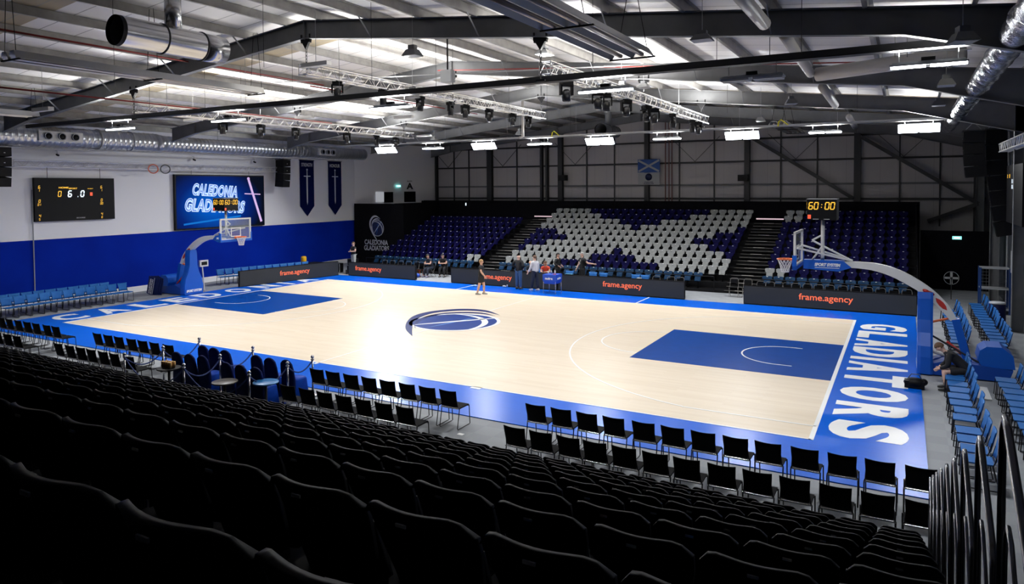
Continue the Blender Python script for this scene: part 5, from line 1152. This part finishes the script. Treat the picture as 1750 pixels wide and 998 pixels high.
def stand(h=1.78, aL=None, aR=None, stepL=0, stepR=0, lean=0, w=.2, head=(0, 0), kL=0, kR=0):
    k = h/1.78
    J = dict(pelvis=(0, 0, .97*k), chest=(0, lean*.5, 1.3*k), neck=(0, lean*.8, 1.5*k), head=(head[0], lean+head[1], 1.645*k), shL=(-w, lean*.7, 1.43*k), shR=(w, lean*.7, 1.43*k),
             hipL=(-.095, 0, .9*k), hipR=(.095, 0, .9*k), knL=(-.11, stepL*.5+kL, .49*k), knR=(.11, stepR*.5+kR, .49*k), anL=(-.12, stepL, .085), anR=(.12, stepR, .085))
    for s, a in (('L', aL), ('R', aR)):
        sx = -1 if s == 'L' else 1
        if a is None: a = ((.06, .0, -.28), (.08, .06, -.54))
        for nm, o in zip(('el', 'wr'), a): J[nm+s] = (sx*(w+o[0]*1), lean*.7+o[1], 1.43*k+o[2]*k)
    return J
def cloth(n, c, r_=.8): return noisy(n, c, tuple(min(1, x*1.25) for x in c), 30, r_)
blk = cloth('black_jersey', (.008, .008, .01)); den = cloth('blue_denim', (.035, .09, .19)); wh = cloth('white_jersey', (.6, .61, .64)); nav = cloth('dark_tracksuit', (.015, .02, .035)); red = cloth('red_vest', (.6, .06, .03))
fair = mat('fair_hair', (.38, .22, .09), .7); brown = mat('brown_hair', (.1, .05, .025), .7); dark = mat('dark_hair', (.012, .009, .008), .6); grey = mat('grey_hair', (.4, .4, .38), .7)
pale = mat('pale_skin', (.66, .42, .33), .5)
# player walking on the court, turned to the far end (+x)
r = person('bearded fair-haired person in black t-shirt and shorts walking on court', (-2.85, 6.62, 0), -pi/2+.25, stand(1.76, ((.05, -.1, -.27), (.04, .02, -.53)), ((.06, .08, -.26), (.06, .26, -.47)), .12, -.16, .03, kL=.06, kR=.03), blk, blk, fair, trousers='short', shoe=(.35, .35, .33))
# person in jeans, seen from behind
person('bald person in black jumper and blue jeans seen from behind, hands on hips', (-2.05, 9.12, 0), -.15, stand(1.83, ((.16, -.08, -.22), (.0, .12, -.36)), ((.16, -.08, -.22), (.0, .12, -.36)), 0, 0, 0, .22), blk, den, grey, sleeves='long', shoe=(.05, .05, .05), bald=True, skin=pale)
person('tall person in a loose white shirt and dark trousers by the ball cart', (-1.02, 9.0, 0), 1.25, stand(1.85, ((.05, .05, -.28), (.05, .22, -.5)), None, .14, -.1, .02), wh, nav, brown, sleeves='long', shoe=(.7, .7, .7), skin=pale)
def seated(h=1.0, lean=.1, hands=.35):
    return dict(pelvis=(0, -.05, .56), chest=(0, lean*.4, .9), neck=(0, lean, 1.1), head=(0, lean+.04, 1.25), shL=(-.19, lean*.8, 1.03), shR=(.19, lean*.8, 1.03), elL=(-.24, lean+.05, .8), elR=(.24, lean+.05, .8), wrL=(-.1, lean+hands, .82), wrR=(.1, lean+hands, .82),
                hipL=(-.1, 0, .53), hipR=(.1, 0, .53), knL=(-.13, .42, .5), knR=(.13, .42, .5), anL=(-.14, .42, .085), anR=(.14, .42, .085))
def seat_for(x, y, rz, k): place(fc, uf, (x, y, 0), rz, 'metal framed folding chair under the seated %s' % k, 'metal framed folding chairs')
y = 10.75
for u, lab, m, hr, bd in ((908, 'bald seated official in dark clothes behind the LED board', nav, dark, True), (933, 'seated official in a red vest over black behind the ball cart', red, brown, False)):
    x = at(u, 450, y=y).x; person(lab, (x, y, 0), pi+.2, seated(), m, nav, hr, bald=bd, sleeves='long' if bd else 'short', shoe=(.03, .03, .03)); seat_for(x, y, pi, 'bald official' if bd else 'official in red')
x = at(953, 450, y=11.3).x
person('dark-haired person in black jacket standing behind the ball cart', (x, 11.3, 0), -pi/2, stand(1.78, ((.12, -.1, -.2), (.02, .12, -.35)), ((.1, -.05, -.22), (.02, .15, -.35)), 0, 0, .02), blk, blk, dark, sleeves='long', shoe=(.02, .02, .02), hairlen=.02)
x = at(995, 450, y=11.2).x
person('grey-haired person in black polo and lanyard pointing backwards with one arm', (x, 11.2, 0), pi/2+.9, stand(1.9, ((.12, -.15, -.2), (.34, -.38, -.22)), ((.06, .05, -.28), (.03, .2, -.5)), 0, 0, .0, .22), blk, blk, grey, shoe=(.02, .02, .02), skin=pale, lanyard=True)
# camera operator by the drape
person('person in black t-shirt with folded arms behind the short LED board', (-14.7, 10.5, .25), pi-.3, stand(1.75, ((.1, .04, -.24), (-.2, .2, -.26)), ((.1, .04, -.24), (-.2, .22, -.22))), blk, mat('pale_checked_cloth', (.4, .42, .42), .8), brown, shoe=(.05, .05, .05), skin=pale)
solo('low_platform', B().box(-15.05, -14.35, 10.15, 10.85, -.02, .25), M_black, 'low black platform under the person with folded arms', 'platform')
# person sitting in the gap between LED boards
person('person in dark clothes sitting in the gap between the LED boards', (-9.35, 11.4, 0), pi-.2, seated(lean=.22, hands=.2), nav, nav, dark, shoe=(.2, .2, .3)); seat_for(-9.35, 11.4, pi-.2, 'person between the boards')
person('second person in dark clothes sitting close beside in the board gap', (-8.75, 11.9, 0), pi+.3, seated(lean=.2, hands=.2), blk, blk, dark, shoe=(.1, .1, .1)); seat_for(-8.75, 11.9, pi+.3, 'second person between the boards')
solo('small_stool', B().box(-.18, .18, -.18, .18, .4, .43).box(-.17, -.14, -.17, -.14, 0, .4).box(.14, .17, -.17, -.14, 0, .4).box(-.17, -.14, .14, .17, 0, .4).box(.14, .17, .14, .17, 0, .4), M_orange, 'small red topped stool beside the people in the board gap', 'stool', (-10.0, 11.1, 0))
solo('blue_bag', B().ball((0, 0, .12), .12, 8, (1.4, 1, 1)), M_bluecloth, 'small blue bag on the floor in the board gap', 'bag', (-9.85, 10.7, 0))
# seated person leaning forward on the courtside chairs
J = dict(pelvis=(0, -.1, .56), chest=(0, .16, .86), neck=(0, .38, 1.0), head=(.0, .49, 1.09), face=(.05, .8, -.35), shL=(-.2, .3, .95), shR=(.2, .3, .95), elL=(-.27, .32, .68), elR=(.27, .32, .68), wrL=(-.1, .5, .55), wrR=(.1, .5, .55),
         hipL=(-.11, -.04, .54), hipR=(.11, -.04, .54), knL=(-.2, .4, .52), knR=(.2, .4, .52), anL=(-.17, .34, .085), anR=(.17, .34, .085))
person('brown-haired person in black hoodie and shorts bent forward on a courtside chair', (17.0, -1.95, 0), pi/2, J, blk, cloth('black_shorts', (.01, .01, .012)), brown, sleeves='long', trousers='short', shoe=(.02, .02, .02), skin=pale)
